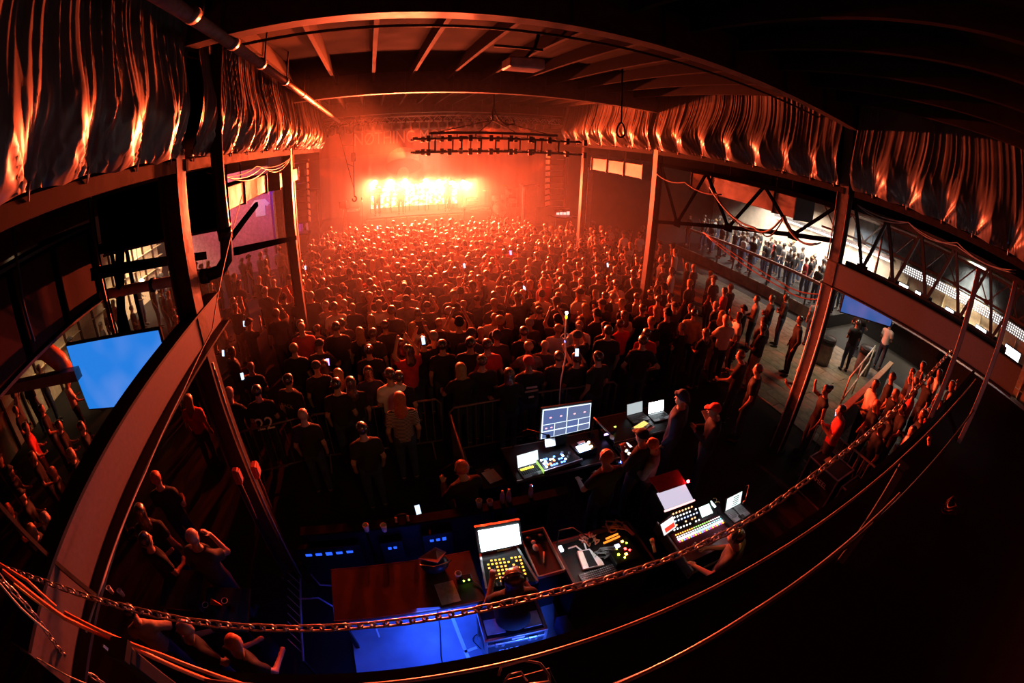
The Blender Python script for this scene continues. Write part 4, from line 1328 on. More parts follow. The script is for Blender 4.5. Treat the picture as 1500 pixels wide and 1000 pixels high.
part('front', MB().span((17.9, -2.0, 0), (18.3, 7.4, 1.05)), STEELD, br)
part('worktop', MB().span((17.8, -2.05, 1.05), (18.5, 7.45, 1.1), .01), WOODT, br)
BOT = [mat('green_glass', (.05, .2, .06), .15), mat('amber_glass', (.3, .13, .03), .15), mat('clear_glass', (.5, .5, .48), .15)]
# hanging blue screens
def blue_screen(c, wdt, hgt, yaw, tilt, lab, m):
    t = thing('television', c, lab, 'screen', None)
    t.rotation_euler = (tilt, 0, yaw)
    part('bezel', MB().box((0, 0, 0), (wdt + .05, .05, hgt + .05), None, .01), BLACKG, t, world=False)
    part('display', MB().box((0, -.028, 0), (wdt, .006, hgt)), m, t, world=False)
    part('mount', MB().tube([(0, .03, .1), (0, .12, .3), (0, .12, 2.5)], .025, 6), BLACK, t, world=False)
    return t
def screen_mat(name, c0, c1, strength):
    m, nt, b = nmat(name)
    tc = nt.nodes.new('ShaderNodeTexCoord')
    nz = nt.nodes.new('ShaderNodeTexNoise')
    nz.inputs['Scale'].default_value = 2.2
    nz.inputs['Detail'].default_value = 1
    cr = nt.nodes.new('ShaderNodeValToRGB')
    cr.color_ramp.elements[0].position, cr.color_ramp.elements[1].position = .45, .75
    cr.color_ramp.elements[0].color, cr.color_ramp.elements[1].color = (*c0, 1), (*c1, 1)
    nt.links.new(tc.outputs['Object'], nz.inputs['Vector'])
    nt.links.new(nz.outputs['Fac'], cr.inputs['Fac'])
    nt.links.new(cr.outputs['Color'], b.inputs['Emission Color'])
    b.inputs['Emission Strength'].default_value = strength
    b.inputs['Base Color'].default_value = (.01, .01, .01, 1)
    b.inputs['Roughness'].default_value = .3
    return m
BLUE1 = screen_mat('blue_screen', (.018, .21, .75), (.10, .26, .78), 1.0)
BLUE2 = screen_mat('blue_screen_far', (.035, .10, .33), (.12, .12, .36), 1.0)
bs = blue_screen((-2.93, 3.62, 3.52), 1.42, .76, 0.0, .0, 'bright blue television hanging at the left behind the broad beam', BLUE1)
blue_screen((8.62, 3.58, 3.4), 1.3, .8, -.78, .0, 'dim blue television hanging behind the right beam', BLUE2)
# bike barrier, cases and low rail on the right
def barrier(a, b, lab, h=1.1, m=STEEL, n=None, group='crowd barricades'):
    a, b = Vector((*a, 0)), Vector((*b, 0))
    L = (b - a).length
    t = thing('barricade', (a + b) / 2, lab, 'barricade', group)
    d = (b - a) / L
    U = Vector((0, 0, 1))
    r = .02
    part('frame', MB().tube([a + U * .15, a + U * (h - .08), a + d * .08 + U * h, b - d * .08 + U * h, b + U * (h - .08), b + U * .15], r, 8), m, t, True)
    part('bottom_rail', MB().cyl(a + U * .2, b + U * .2, r * .8, n=8), m, t, True)
    n = n or int(L / .14)
    for i in range(1, n):
        p = a + d * (L * i / n)
        part('bar', MB().cyl(p + U * .2, p + U * (h - .01), .009, n=6), m, t)
    nn = Vector((-d.y, d.x, 0))
    for q in (.2, L - .2):
        p = a + d * q
        part('foot', MB().tube([p + nn * .3 + U * .02, p + U * .2, p - nn * .3 + U * .02], .016, 6), m, t)
    return t
barrier((7.3, 3.25), (7.35, 1.4), 'bike barrier on the right behind the road cases', 1.1, mat('barrier_lit', (.4, .37, .35), .45))  # white light from the bar is put into this pale tone
CASE = mat('black_road_case', (.02, .02, .021), .45)
EDGE = mat('case_edge', (.42, .42, .43), .35, .8)
def road_case(c, s, rz, lab, m=CASE, emis=None, lidz=None, group=None):
    t = thing('road_case', c, lab, 'case', group, rz)
    part('body', MB().box((0, 0, s[2] / 2), (s[0] - .02, s[1] - .02, s[2] - .02)), m, t, world=False)
    for x in (-1, 1):
        for y in (-1, 1):
            part('edge', MB().box((x * s[0] / 2, y * s[1] / 2, s[2] / 2), (.035, .035, s[2]), None, .006), EDGE, t, world=False)
        for z in (0, 1):
            part('edge', MB().box((x * s[0] / 2, 0, .015 + z * (s[2] - .03)), (.035, s[1], .03), None, .006), EDGE, t, world=False)
    for y in (-1, 1):
        for z in (0, 1):
            part('edge', MB().box((0, y * s[1] / 2, .015 + z * (s[2] - .03)), (s[0], .035, .03), None, .006), EDGE, t, world=False)
        if lidz:
            part('lid_rim', MB().box((0, y * (s[1] / 2 + .003), lidz), (s[0], .03, .05), None, .006), EDGE, t, world=False)
            for x in (-.28, .28):
                l = part('latch', MB().box((x * s[0], y * (s[1] / 2 + .012), lidz - .01), (.11, .03, .10), None, .01), ALU, t, world=False)
                part('latch_turn', MB().box((0, y * .016, 0), (.035, .012, .06)), STEEL, l, world=False).location = (x * s[0], y * (s[1] / 2 + .012), lidz - .01)
    return t
STEN = mat('stencil_white', (.7, .68, .64), .8)
c1 = road_case((7.0, 2.45, 0), (.62, .78, .78), 0, 'black road case with stencilled letters behind the bike barrier', CASE)
text('stencil', 'YAHEEL', .14, STEN, c1, (-.335, 0, .5), (PI / 2, 0, -PI / 2), .001)
part('sticker', MB().box((0, .1, .775), (.24, .14, .012)), STEN, c1, world=False)
c2_ = road_case((7.02, 1.62, 0), (.62, .62, .74), 0, 'smaller black road case lettered FW beside the stencilled one', CASE)
text('stencil', 'FW', .14, STEN, c2_, (-.335, 0, .48), (PI / 2, 0, -PI / 2), .001)
part('sticker', MB().box((0, .1, .735), (.12, .12, .012)), STEN, c2_, world=False)
lr = thing('low_rail', (10.4, 3.6, 0), 'low beige-topped partition at the edge of the aisle boards', 'partition')
part('panel', MB().bar((8.6, 3.35, .5), (13.2, 4.05, .5), .08, 1.0), STEELD, lr)
part('capping', MB().bar((8.6, 3.35, 1.03), (13.2, 4.05, 1.03), .16, .05), CREAM, lr)
hr = thing('ramp_rail', (11.4, 4.2, 0), 'white tubular ramp rail in the right aisle', 'railing')
for pa, pb in (((9.9, 4.0, .1), (10.1, 4.1, 1.1)), ((10.1, 4.1, 1.1), (13.4, 4.9, 1.15)), ((11.6, 4.45, .1), (11.7, 4.5, 1.1)), ((13.3, 4.9, .1), (13.4, 4.9, 1.15)), ((9.95, 4.02, .55), (13.35, 4.9, .6))):
    part('tube', MB().cyl(pa, pb, .028, n=8), mat('white_tube', (.75, .7, .6), .4), hr, True)
for i, (x, y, lab) in enumerate(((12.4, 6.3, 'pale steel drum bin in the right aisle, farther'), (13.6, 5.2, 'pale steel drum bin in the right aisle, nearer'))):
    t = thing('drum_bin', (x, y, 0), lab, 'bin')
    part('body', MB().lathe([(.28, 0), (.3, .3), (.29, .6), (.3, .9)], (0, 0, 0), 18), GALV, t, True, False)
    part('rim', MB().tube([(.3 * math.cos(q), .3 * math.sin(q), .91) for q in np.linspace(0, 2 * PI, 19)[:-1]], .02, 6, True), STEEL, t, True, False)
    part('liner', MB().lathe([(.31, .72), (.315, .9), (.26, .92)], (0, 0, 0), 18), BLACKG, t, True, False)
# shadowy guests by the ramp
for i, (x, y, yw, lab, kw) in enumerate(((14.4, 6.2, 1.4, 'person in dark shirt ordering at the bar, farther', dict(pose='lean')), (14.9, 5.1, 1.5, 'person in white top at the bar, nearer', dict(pose='front', shirt='white')),
                                         (12.9, 5.6, .7, 'person beside the steel drum bin', dict(pose='front', shirt='black')), (13.0, 7.4, .8, 'person in grey top beyond the steel drum bin', dict(pose='down', shirt='grey')),
                                         (15.6, 6.6, 1.5, 'person in tan top waiting at the bar', dict(pose='folded', shirt='tan')))):
    person(x, y, -yw, lab, res=.035, **kw)

# ================================================================== left aisle bar
lb = thing('back_bar', (-11.7, 11.0, 0), 'lit cream bar wall in the left aisle', 'cabinet')
part('carcass', MB().span((-11.98, 6.0, 0), (-11.6, 20.5, 3.6)), CREAM, lb)
for i in range(14):
    part('upright', MB().box((-11.56, 6.2 + i * 1.05, 1.5), (.1, .09, 3.0), None, .01), WOODT, lb)
    for z in (1.2, 1.7, 2.2):
        part('shelf', MB().box((-11.54, 6.7 + i * 1.05, z), (.16, .9, .03)), CREAM, lb)
lbl = thing('bar_lamp', (-8.0, 12.6, 2.2), 'glaring bare bulb at the left bar', 'lamp')
part('bulb', MB().sphere((-8.0, 12.6, 2.35), .09), glow('warm_bulb', (1, .75, .35), 40), lbl, True)
part('cord', MB().cyl((-8.0, 12.6, 2.42), (-8.0, 12.6, 5.9), .012, n=6), BLACK, lbl)
for i, (y, lab) in enumerate(((8.2, 'yellow lit menu panel of the left bar, nearest'), (10.6, 'yellow lit menu panel of the left bar, middle'), (12.6, 'yellow lit menu panel of the left bar, farthest'))):
    t = thing('menu_panel', (-11.45, y, 2.35), lab, 'sign')
    part('frame', MB().box((-11.45, y, 2.62), (.05, 1.1, .62), None, .01), BLACKG, t)
    part('lit_face', MB().box((-11.41, y, 2.62), (.03, 1.0, .52)), glow('menu_glow', (1, .72, .35), 1.6), t)
solo('low_duct', MB().bar((-5.2, 3.42, 3.6), (-3.5, 3.5, 3.62), .12, .12), GALV, 'grey steel support under the left television', 'beam')
op = thing('curved_hood', (-4.0, 3.6, 3.55), 'small orange curved hood beside the blue television', 'hood')
part('shell', MB().tube([(-4.15, 3.4, 4.02), (-4.0, 3.5, 3.95), (-3.88, 3.6, 3.75), (-3.84, 3.65, 3.55)], .12, 10), mat('orange_metal', (.45, .14, .06), .4), op, True)
part('inner_rim', MB().tube([(-3.84 + .13 * math.cos(q), 3.65 + .13 * math.sin(q), 3.55) for q in np.linspace(0, 2 * PI, 15)[:-1]], .015, 6, True), STEELD, op, True)
# tables with cups at lower left
for i, (x, y, lab) in enumerate(((-2.35, 2.5, 'dark high table with a triangular sign, lower left'), (-2.6, 2.15, 'dark high table edge with cups beside the beam'))):
    if i:
        x, y = -3.05, 2.75
    t = thing('high_table', (x, y, 0), lab, 'table')
    part('tabletop', MB().box((x, y, 1.06), (.62, .62, .04), None, .01), BLACKG, t)
    part('pedestal', MB().cyl((x, y, .03), (x, y, 1.05), .035), BLACK, t, True)
    part('base', MB().lathe([(.25, 0), (.24, .02), (.04, .05)], (x, y, 0)), BLACK, t, True)
p = at(317, 886, z=1.08)
ts = thing('tent_sign', p, 'small orange triangular sign on the lower-left table', 'sign')
part('rim', MB().tube([(-.075, 0, .01), (.075, 0, .01), (0, 0, .14)], .009, 6, True), mat('orange_rim', (.85, .3, .1), .5), ts, True, False)
part('face', MB().slab([(-.07, .004, .01), (.07, .004, .01), (0, .004, .13)], .006, (0, 1, 0)), mat('dim_orange', (.3, .06, .02), .6), ts, False, False)
for i, (px, py, lab, m) in enumerate(((307, 893, 'empty round cup left under the triangular sign', STEELD), (335, 887, 'round orange-rimmed cup right of the triangular sign', STEELD), (165, 868, 'paper cup on the table beside the beam', WHITEP), (181, 872, 'second cup on the table beside the beam', WHITEP))):
    p = at(px, py, z=1.08)
    t = thing('cup', p, lab, 'cup')
    part('wall', MB().lathe([(.03, 0), (.042, .11), (.038, .11), (.028, .01)], (0, 0, 0), 12), m, t, True, False)
    part('rim', MB().tube([(.041 * math.cos(q), .041 * math.sin(q), .112) for q in np.linspace(0, 2 * PI, 13)[:-1]], .004, 5, True), WHITEPL, t, True, False)
# ================================================================== mixing area
FLOORV = mat('vinyl_floor', (.30, .32, .36), .5, scale=1.6, vary=.35)
vf = structure('trim_7', MB().span((-1.08, 1.2, 0.004), (1.55, 3.0, .03)), FLOORV, label='vinyl dance floor under the mixing desks')
TAPE = mat('white_tape', (.85, .88, .8), .6, vary=.05)
tp = thing('floor_tape', (.3, 2.4, .03), 'white tape marks in an L on the blue-lit floor', 'tape')
for a, b, wd in (((.235, 3.0), (.30, 1.95), .045), ((.27, 2.2), (.43, 2.23), .04), ((-.76, 2.85), (-.72, 2.6), .022)):
    part('strip', MB().bar((*a, .034), (*b, .034), wd, .004), TAPE, tp)
solo('floor_cable', MB().tube([(.10, 3.0, .045), (.06, 2.6, .045), (-.02, 2.2, .045), (-.04, 1.95, .045)], .008, 6), CABLE, 'black cable straight across the blue-lit floor', 'cable', smooth=True)
solo('floor_cable', MB().tube([(.52 + .10 * math.cos(q) * (1 + .2 * math.sin(3 * q)), 2.3 + .13 * math.sin(q), .045) for q in np.linspace(0, 2 * PI, 20)[:-1]] + [(.62, 2.6, .045), (.6, 2.9, .3)], .006, 6), CABLE, 'thin cable coiled beside the tape on the blue-lit floor', 'cable', smooth=True)
solo('paper_scrap', MB().slab([(-.50, 2.02, .034), (-.36, 2.08, .034), (-.30, 2.04, .05), (-.36, 1.98, .036), (-.48, 1.97, .034)], .006, (0, 0, 1)), WHITEP, 'crumpled white scrap on the blue-lit floor', 'paper')

def table(x0, y0, x1, y1, z, m, label, edge=EDGE):
    t = thing('table', ((x0 + x1) / 2, (y0 + y1) / 2, 0), label, 'table')
    part('tabletop', MB().span((x0, y0, z - .04), (x1, y1, z), .012), m, t)
    for y in (y0, y1):
        part('edge_trim', MB().box(((x0 + x1) / 2, y, z - .02), (x1 - x0, .012, .044)), edge, t)
    for x in (x0 + .06, x1 - .06):
        for y in (y0 + .06, y1 - .06):
            part('leg', MB().box((x, y, (z - .04) / 2), (.05, .05, z - .04)), BLACK, t)
    return t
table(-1.08, 2.43, .62, 3.16, .9, WOODT, 'reddish brown work table left of the lighting desk', mat('dark_edge', (.14, .07, .05), .4))
solo('paper_sheet', MB().box((.23, 2.62, .903), (.22, .30, .004), Matrix.Rotation(.08, 3, 'Z')), mat('grey_sheet', (.42, .38, .38), .8, scale=20), 'crumpled sheet of paper on the brown work table', 'paper')
bg = thing('shoulder_bag', (.17, 3.0, .9), 'dark shoulder bag with orange-lit flap on the brown work table', 'bag')
part('body', MB().sphere((.17, 3.0, 1.0), (.17, .14, .11), 12, 8), BLACKG, bg, True)
part('flap', MB().slab([(.0, 3.02, 1.11), (.22, 3.12, 1.14), (.33, 3.07, 1.08), (.20, 2.92, 1.1)], .012, (0, 0, 1)), mat('bag_flap', (.4, .22, .15), .35), bg)
part('strap', MB().tube([(.02, 3.0, 1.08), (.0, 2.9, 1.14), (.15, 2.85, 1.13), (.3, 2.9, 1.1), (.36, 3.0, 1.0)], .012, 6), BLACKG, bg, True)
bx = thing('power_box', (.47, 2.72, .9), 'small power box with two green lights on the work table', 'box')
part('case', MB().box((.47, 2.75, .935), (.14, .09, .07), None, .01), BLACKG, bx)
for q in (-.03, .03):
    part('indicator', MB().sphere((.47 + q, 2.705, .96), .011, 8, 5), glow('green_led', (.25, 1, .05), 12), bx, True)
part('lead', MB().tube([(.5, 2.75, .93), (.58, 2.65, .91), (.62, 2.5, .91)], .006, 6), CABLE, bx, True)
solo('paper_cup', MB().lathe([(.03, 0), (.04, .1), (.036, .1), (.026, .01)], (.40, 2.80, .9), 12), WHITEP, 'crushed white cup beside the power box', 'cup', smooth=True)

# counter wall with its cups
cw = thing('counter_wall', (.3, 3.75, 0), 'low black counter wall in front of the mixing desks', 'counter')
for i in range(4):
    part('panel', MB().box((-1.0 + i * .82, 3.75, .48), (.8, .05, .95), None, .01), BLACK, cw)
part('worktop', MB().span((-1.45, 3.66, .96), (2.12, 3.82, 1.0), .01), MATTE, cw)
for i, (px, py, lab) in enumerate(((537, 775, 'pale paper cup on the counter wall, leftmost'), (563, 775, 'pale paper cup on the counter wall, second from the left'))):
    p = at(px, py, z=1.03)
    t = thing('paper_cup', (p.x, p.y, 1.0), lab, 'cup')
    part('wall', MB().lathe([(.028, 0), (.04, .11), (.037, .11), (.026, .01)], (0, 0, 0), 12), WHITEP, t, True, False)
    part('rim', MB().tube([(.039 * math.cos(q), .039 * math.sin(q), .112) for q in np.linspace(0, 2 * PI, 13)[:-1]], .004, 5, True), WHITEPL, t, True, False)
CLG = mat('clear_bottle', (.3, .3, .32), .15)
for i, (px, py, lab) in enumerate(((703, 742, 'tall clear drinking glass on the counter wall'), (720, 742, 'short clear glass on the counter wall'), (737, 735, 'plastic water bottle on the counter wall, left'), (746, 732, 'plastic water bottle on the counter wall, middle'), (783, 735, 'plastic water bottle on the counter wall, right'))):
    p = at(px, py, z=1.05)
    t = thing('water_bottle' if i > 1 else 'drinking_glass', (p.x, 3.76, 1.0), lab, 'bottle' if i > 1 else 'glass')
    if i > 1:
        part('body', MB().lathe([(.03, 0), (.034, .08), (.03, .15), (.014, .2)], (0, 0, 0), 12), CLG, t, True, False)
        part('cap', MB().cyl((0, 0, .2), (0, 0, .225), .015, n=10), WHITEPL, t, True, False)
    else:
        part('wall', MB().lathe([(.032, 0), (.042, .13 - .04 * i), (.038, .13 - .04 * i), (.028, .01)], (0, 0, 0), 12), CLG, t, True, False)
        part('drink', MB().cyl((0, 0, .01), (0, 0, .05), .031, n=12), BOT[1], t, True, False)
hp = thing('headphones', (-.1, 3.76, 1.0), 'headphones with tan ear pads lying on the counter wall', 'headphones')
part('headband', MB().tube([(-.1 + .09 * math.cos(q), 3.76 + .02, 1.02 + .06 * math.sin(q)) for q in np.linspace(0, PI, 9)], .01, 6), BLACKG, hp, True)
for s in (-1, 1):
    part('ear_cup', MB().cyl((-.1 + s * .09, 3.74, 1.03), (-.1 + s * .06, 3.74, 1.03), .04), mat('tan_pad', (.5, .3, .18), .6), hp, True)
BLUE_REFL = glow('blue_reflection', (.02, .10, 1.0), 1.5)
for i, (px0, px1, py, lab) in enumerate(((445, 520, 811, 'equipment case with a row of glowing blue reflections left of the counter wall'), (567, 582, 801, 'equipment case with two glowing blue reflections in the middle of the counter wall'), (628, 655, 790, 'equipment case with bright glowing blue reflections behind the shoulder bag'))):
    a, b = at(px0, py + 2, y=3.60), at(px1, py - 4, y=3.60)
    t = thing('equipment_case', ((a.x + b.x) / 2, 3.62, 0), lab, 'case')
    part('body', MB().span((a.x - .08, 3.60, 0), (b.x + .08, 3.70, a.z + .12), .01), BLACKG, t)
    n = (5, 2, 3)[i]
    for k in range(n):
        x = a.x + (b.x - a.x) * (k + .5) / n
        part('display', MB().box((x, 3.595, a.z), ((b.x - a.x) / n * .6, .012, .035 + .02 * (k == 2))), BLUE_REFL, t)  # not displays: glowing patches standing for blue light reflected off the cases

# ------------------------------------------------------------------ lighting desk with screen
WSCR = glow('white_screen', (.80, .97, 1.0), 9.0)
ld_ = thing('lighting_desk', (1.0, 2.95, 0), 'lighting control desk with a glaring white screen', 'control desk')
cv = [(.66, 2.56), (1.22, 2.50), (1.16, 3.10), (.74, 3.16)]
mbk = MB()
mbk.add([(x, y, z) for z in (.86, .93) for x, y in cv], [(3, 2, 1, 0), (4, 5, 6, 7), (0, 1, 5, 4), (1, 2, 6, 5), (2, 3, 7, 6), (3, 0, 4, 7)])
part('chassis', mbk, BLACKG, ld_)
part('side_rail', MB().bar((.655, 2.55, .92), (.735, 3.17, .92), .025, .05), ALU, ld_)
part('side_rail', MB().bar((1.225, 2.49, .92), (1.165, 3.11, .92), .025, .05), ALU, ld_)
KEY = glow('amber_key', (1.0, .42, .05), 3.0)
for k in range(7):
    kb = MB()
    for q in range(9):
        if RNG.random() < .72:
            x = .75 + q * .047 + .004 * k
            kb.box((x, 2.62 + k * .052 - .005 * q, .937), (.022, .018, .012))
    part('key_row', kb, KEY, ld_, kind='stuff')
dkk = MB()
for q in range(10):
    dkk.box((.74 + q * .043, 2.58 - .004 * q, .94), (.014, .05, .02))
part('fader_row', dkk, GREYP, ld_, kind='stuff')
c0, c1_, c2q, c3 = at(705, 808, z=1.02), at(763, 796, z=1.02), at(759, 767, y=3.16), at(700, 777, y=3.20)
part('screen_housing', MB().slab([c0 + Vector((-.03, .0, -.03)), c1_ + Vector((.03, 0, -.03)), c2q + Vector((.03, .03, .03)), c3 + Vector((-.03, .03, .03))], .05, (0, 1, -.35)), BLACKG, ld_)
nrm = (c1_ - c0).cross(c3 - c0).normalized()
part('screen', MB().slab([c0 + nrm * .004, c1_ + nrm * .004, c2q + nrm * .004, c3 + nrm * .004], .004, nrm), WSCR, ld_)
part('name_plate', MB().box((1.0, 3.03, .97), (.16, .012, .03)), GREYP, ld_)
part('screen_arm', MB().bar((.98, 3.26, .93), (.98, 3.2, 1.1), .1, .05), BLACK, ld_)
part('stand', MB().span((.72, 2.7, 0), (1.18, 3.05, .86), .02), BLACK, ld_)
tray = thing('side_tray', (1.42, 2.85, .86), 'brown open tray of odds and ends right of the lighting desk', 'tray')
part('base', MB().span((1.26, 2.55, .86), (1.58, 3.25, .885)), WOODT, tray)
for a, b in (((1.26, 2.55), (1.58, 2.55)), ((1.58, 2.55), (1.58, 3.25)), ((1.58, 3.25), (1.26, 3.25)), ((1.26, 3.25), (1.26, 2.55))):
    part('rim', MB().bar((*a, .91), (*b, .91), .016, .06), mat('pale_rim', (.4, .28, .22), .5), tray)
part('leg_panel', MB().span((1.3, 2.6, 0), (1.54, 3.2, .86)), BLACK, tray)
PINKM = mat('pale_pink_item', (.7, .45, .38), .6)
solo('plush_toy', MB().sphere((1.38, 2.98, .92), (.035, .06, .035)).sphere((1.38, 3.06, .93), .03), PINKM, 'small pale toy lying in the brown tray', 'toy', smooth=True)
solo('marker_pen', MB().cyl((1.40, 2.74, .90), (1.46, 2.90, .90), .012), mat('tan_pen', (.5, .35, .2), .5), 'tan marker pen in the brown tray', 'pen', smooth=True)
hp2 = thing('headphones', (1.42, 3.14, .885), 'black headphones at the back of the brown tray', 'headphones')
part('headband', MB().tube([(1.42 + .08 * math.cos(q), 3.14 + .07 * math.sin(q), .91) for q in np.linspace(0, PI, 9)], .012, 6), BLACKG, hp2, True)
for s in (-1, 1):
    part('ear_cup', MB().cyl((1.42 + s * .08, 3.13, .90), (1.42 + s * .08, 3.13, .94), .035), BLACKG, hp2, True)
# operator sitting on a road case
SEATZ = .75
CB = mat('dark_road_case', (.03, .03, .035), .45)
sc_ = road_case((.82, 2.16, .03), (.66, .42, SEATZ), -.05, 'road case with latches and stencilled number under the lighting operator', CB, lidz=.60)
text('stencil', 'DARC 050', .085, STEN, sc_, (.0, -.222, .40), (PI / 2, 0, 0), .001)
for x, c in ((-.2, 'white_label'), (.2, 'white_label')):
    part('lid_label', MB().box((x, -.05, SEATZ + .003), (.2, .2, .006)), mat('pale_blue_label', (.5, .52, .56), .6), sc_, world=False)
part('tape_label', MB().box((.02, -.218, .68), (.14, .008, .045)), mat('lilac_tape', (.55, .35, .6), .6), sc_, world=False)
woman = person(.83, 2.12, -.1, 'woman with brown hair and headphones seated at the lighting desk', 'sit', 'long', 'brown', 'black', 'black', female=True, fingers=True, res=.013, z=.25, sleeve='short')
part('headphone_band', MB().tube([(.098 * math.cos(q), .11, 1.29 + .115 * math.sin(q)) for q in np.linspace(-.1, PI + .1, 13)], .011, 6), BLACKG, woman, True, False)
for s in (-1, 1):
    part('headphone_cup', MB().cyl((s * .085, .115, 1.28), (s * .115, .115, 1.28), .042), BLACKG, woman, True, False)
solo('blue_crate', MB().span((1.42, 1.98, 0), (1.56, 2.25, .32), .01), mat('blue_crate', (.05, .08, .25), .5), 'small dark blue crate right of the seat case', 'crate')
# ladder-like cable tray at the left, blue light put into its colour
ct = thing('folding_ladder', (-1.66, 2.9, 0), 'slatted stage-gate edge lit blue left of the work table', 'railing')
part('rail', MB().cyl((-1.6, 3.35, .5), (-1.6, 2.1, .5), .014), mat('blue_lit_rail', (.3, .33, .45), .4), ct, True)
for i in range(9):
    part('slat', MB().cyl((-1.6, 3.25 - i * .13, .5), (-1.78, 3.45 - i * .13, .5), .006, n=6), mat('blue_lit_rail', (.3, .33, .45), .4), ct)
part('post', MB().box((-1.6, 2.1, .25), (.03, .03, .5)), BLACK, ct)
part('post', MB().box((-1.6, 3.35, .25), (.03, .03, .5)), BLACK, ct)
for k, pts in enumerate((((-1.42, 3.32, .62), (-1.3, 3.15, .6), (-1.1, 3.12, .6)), ((-1.58, 3.0, .52), (-1.35, 3.0, .52), (-1.15, 2.85, .5)))):
    solo('blue_lit_cable', MB().tube(pts, .012, 6), mat('blue_lit_cable', (.25, .3, .6), .5), ['blue-lit cable left of the work table, upper', 'blue-lit cable left of the work table, lower'][k], 'cable', smooth=True)  # blue light is put into the cable colour
lamp('blue_led', 'POINT', (-1.25, 2.75, .75), None, .9, (.03, .12, 1.0), .03)

# ------------------------------------------------------------------ open rack with odds and ends
rk = thing('open_case', (2.1, 2.63, 0), 'open black case of cables and gear between the two mixing desks', 'case')
part('body', MB().span((1.62, 2.28, 0), (2.66, 3.0, .84), .02), BLACK, rk)
for a, b in (((1.62, 2.28), (2.66, 2.28)), ((2.66, 2.28), (2.66, 3.0)), ((2.66, 3.0), (1.62, 3.0)), ((1.62, 3.0), (1.62, 2.28))):
    part('rim', MB().bar((*a, .86), (*b, .86), .03, .08), mat('rim_dark_red', (.09, .03, .025), .5), rk)
rt = thing('network_router', (1.93, 2.62, .84), 'white angular wireless router in the open case', 'router')
part('body', MB().slab([(1.80, 2.50, .86), (2.06, 2.47, .86), (2.06, 2.55, .86), (2.0, 2.76, .86), (1.84, 2.78, .86)], .04, (0, 0, 1)), WHITEPL, rt)
part('front_panel', MB().slab([(1.87, 2.50, .902), (1.98, 2.485, .902), (1.98, 2.74, .902), (1.9, 2.75, .902)], .008, (0, 0, 1)), BLACKG, rt)
part('antenna', MB().tube([(1.9, 2.77, .89), (1.86, 2.86, .9), (1.76, 2.86, .89)], .011, 6), WHITEPL, rt, True)
part('antenna', MB().tube([(1.96, 2.77, .89), (1.97, 2.88, .92), (1.93, 2.93, .92)], .011, 6), WHITEPL, rt, True)
kbd = thing('keyboard', (1.95, 2.38, .84), 'black computer keyboard with pale keys in the open case', 'keyboard')
part('body', MB().box((1.95, 2.38, .865), (.46, .17, .02), None, .006), BLACKG, kbd)
km = MB().box((0, 0, 0), (.016, .016, .008)).mesh('key')
km.materials.append(GREYP)
for r in range(5):
    for q in range(17):
        o = bpy.data.objects.new('key', km)
        COL.objects.link(o)
        o.parent = kbd
        o.location = (-.205 + q * .0255, -.06 + r * .03, .039)
lm = thing('test_box', (2.36, 2.56, .84), 'black gear box with orange and red glowing buttons in the open case', 'mixer')
part('body', MB().box((2.36, 2.58, .88), (.34, .36, .07), None, .01), BLACKG, lm)
part('display', MB().box((2.33, 2.66, .92), (.06, .05, .012)), glow('lilac_display', (.7, .6, 1), 4), lm)
for (x, y, c, nm, s_) in ((2.42, 2.70, (1, .3, .03), 'orange_led', .016), (2.40, 2.58, (1, .02, .02), 'red_led', .016), (2.37, 2.5, (1, .3, .03), 'orange_led', .018), (2.28, 2.53, (.5, 1, .02), 'lime_led', .013), (2.30, 2.62, (1, .8, .05), 'yellow_led', .009),
                         (2.44, 2.54, (1, .02, .02), 'red_led', .012), (2.46, 2.66, (.5, 1, .02), 'lime_led', .009), (2.33, 2.46, (1, .8, .05), 'yellow_led', .009)):
    part('button', MB().box((x, y, .92), (s_ * 1.6, s_ * 1.6, .014)), glow(nm, c, 30), lm)
for k in range(2):
    part('strip_light', MB().box((2.32 + k * .03, 2.79 + k * .05, .90), (.24 - .06 * k, .018, .02), Matrix.Rotation(.1, 3, 'Z')), glow('orange_strip', (1, .22, .02), 2.0), lm)
for k, (x, y, m, lab) in enumerate(((2.02, 2.86, mat('salmon_cable', (.5, .18, .12), .4), 'tangled reddish cables at the back of the open case, left'), (2.45, 2.95, mat('salmon_cable', (.5, .18, .12), .4), 'tangled reddish cables at the back of the open case, right'), (2.16, 2.62, GREYP, 'tangle of grey cables beside the router'))):
    R2 = random.Random(k)
    solo('cable_bundle', MB().tube([(x + R2.uniform(-.17, .17), y + R2.uniform(-.09, .09), .88 + R2.uniform(0, .13 if k < 2 else .04)) for _ in range(22)], .011, 6), m, lab, 'cable', smooth=True)
solo('remote_control', MB().box((2.6, 2.85, .9), (.05, .2, .02), Matrix.Rotation(.2, 3, 'Z'), .006), mat('salmon_plastic', (.5, .16, .12), .4), 'slim reddish handset at the right rear of the open case', 'handset')
solo('flashlight', MB().cyl((2.72, 2.38, .92), (2.77, 2.52, .92), .02).cyl((2.77, 2.52, .92), (2.79, 2.58, .92), .03), mat('pale_pink_item', (.7, .45, .38), .6), 'small pale torch at the right edge of the open case', 'torch', smooth=True)
solo('white_adapter', MB().box((1.66, 2.86, .93), (.045, .09, .04), None, .008), glow('lit_adapter', (.85, .95, 1), 1.6), 'small white lit adapter on the left rim of the open case', 'adapter')

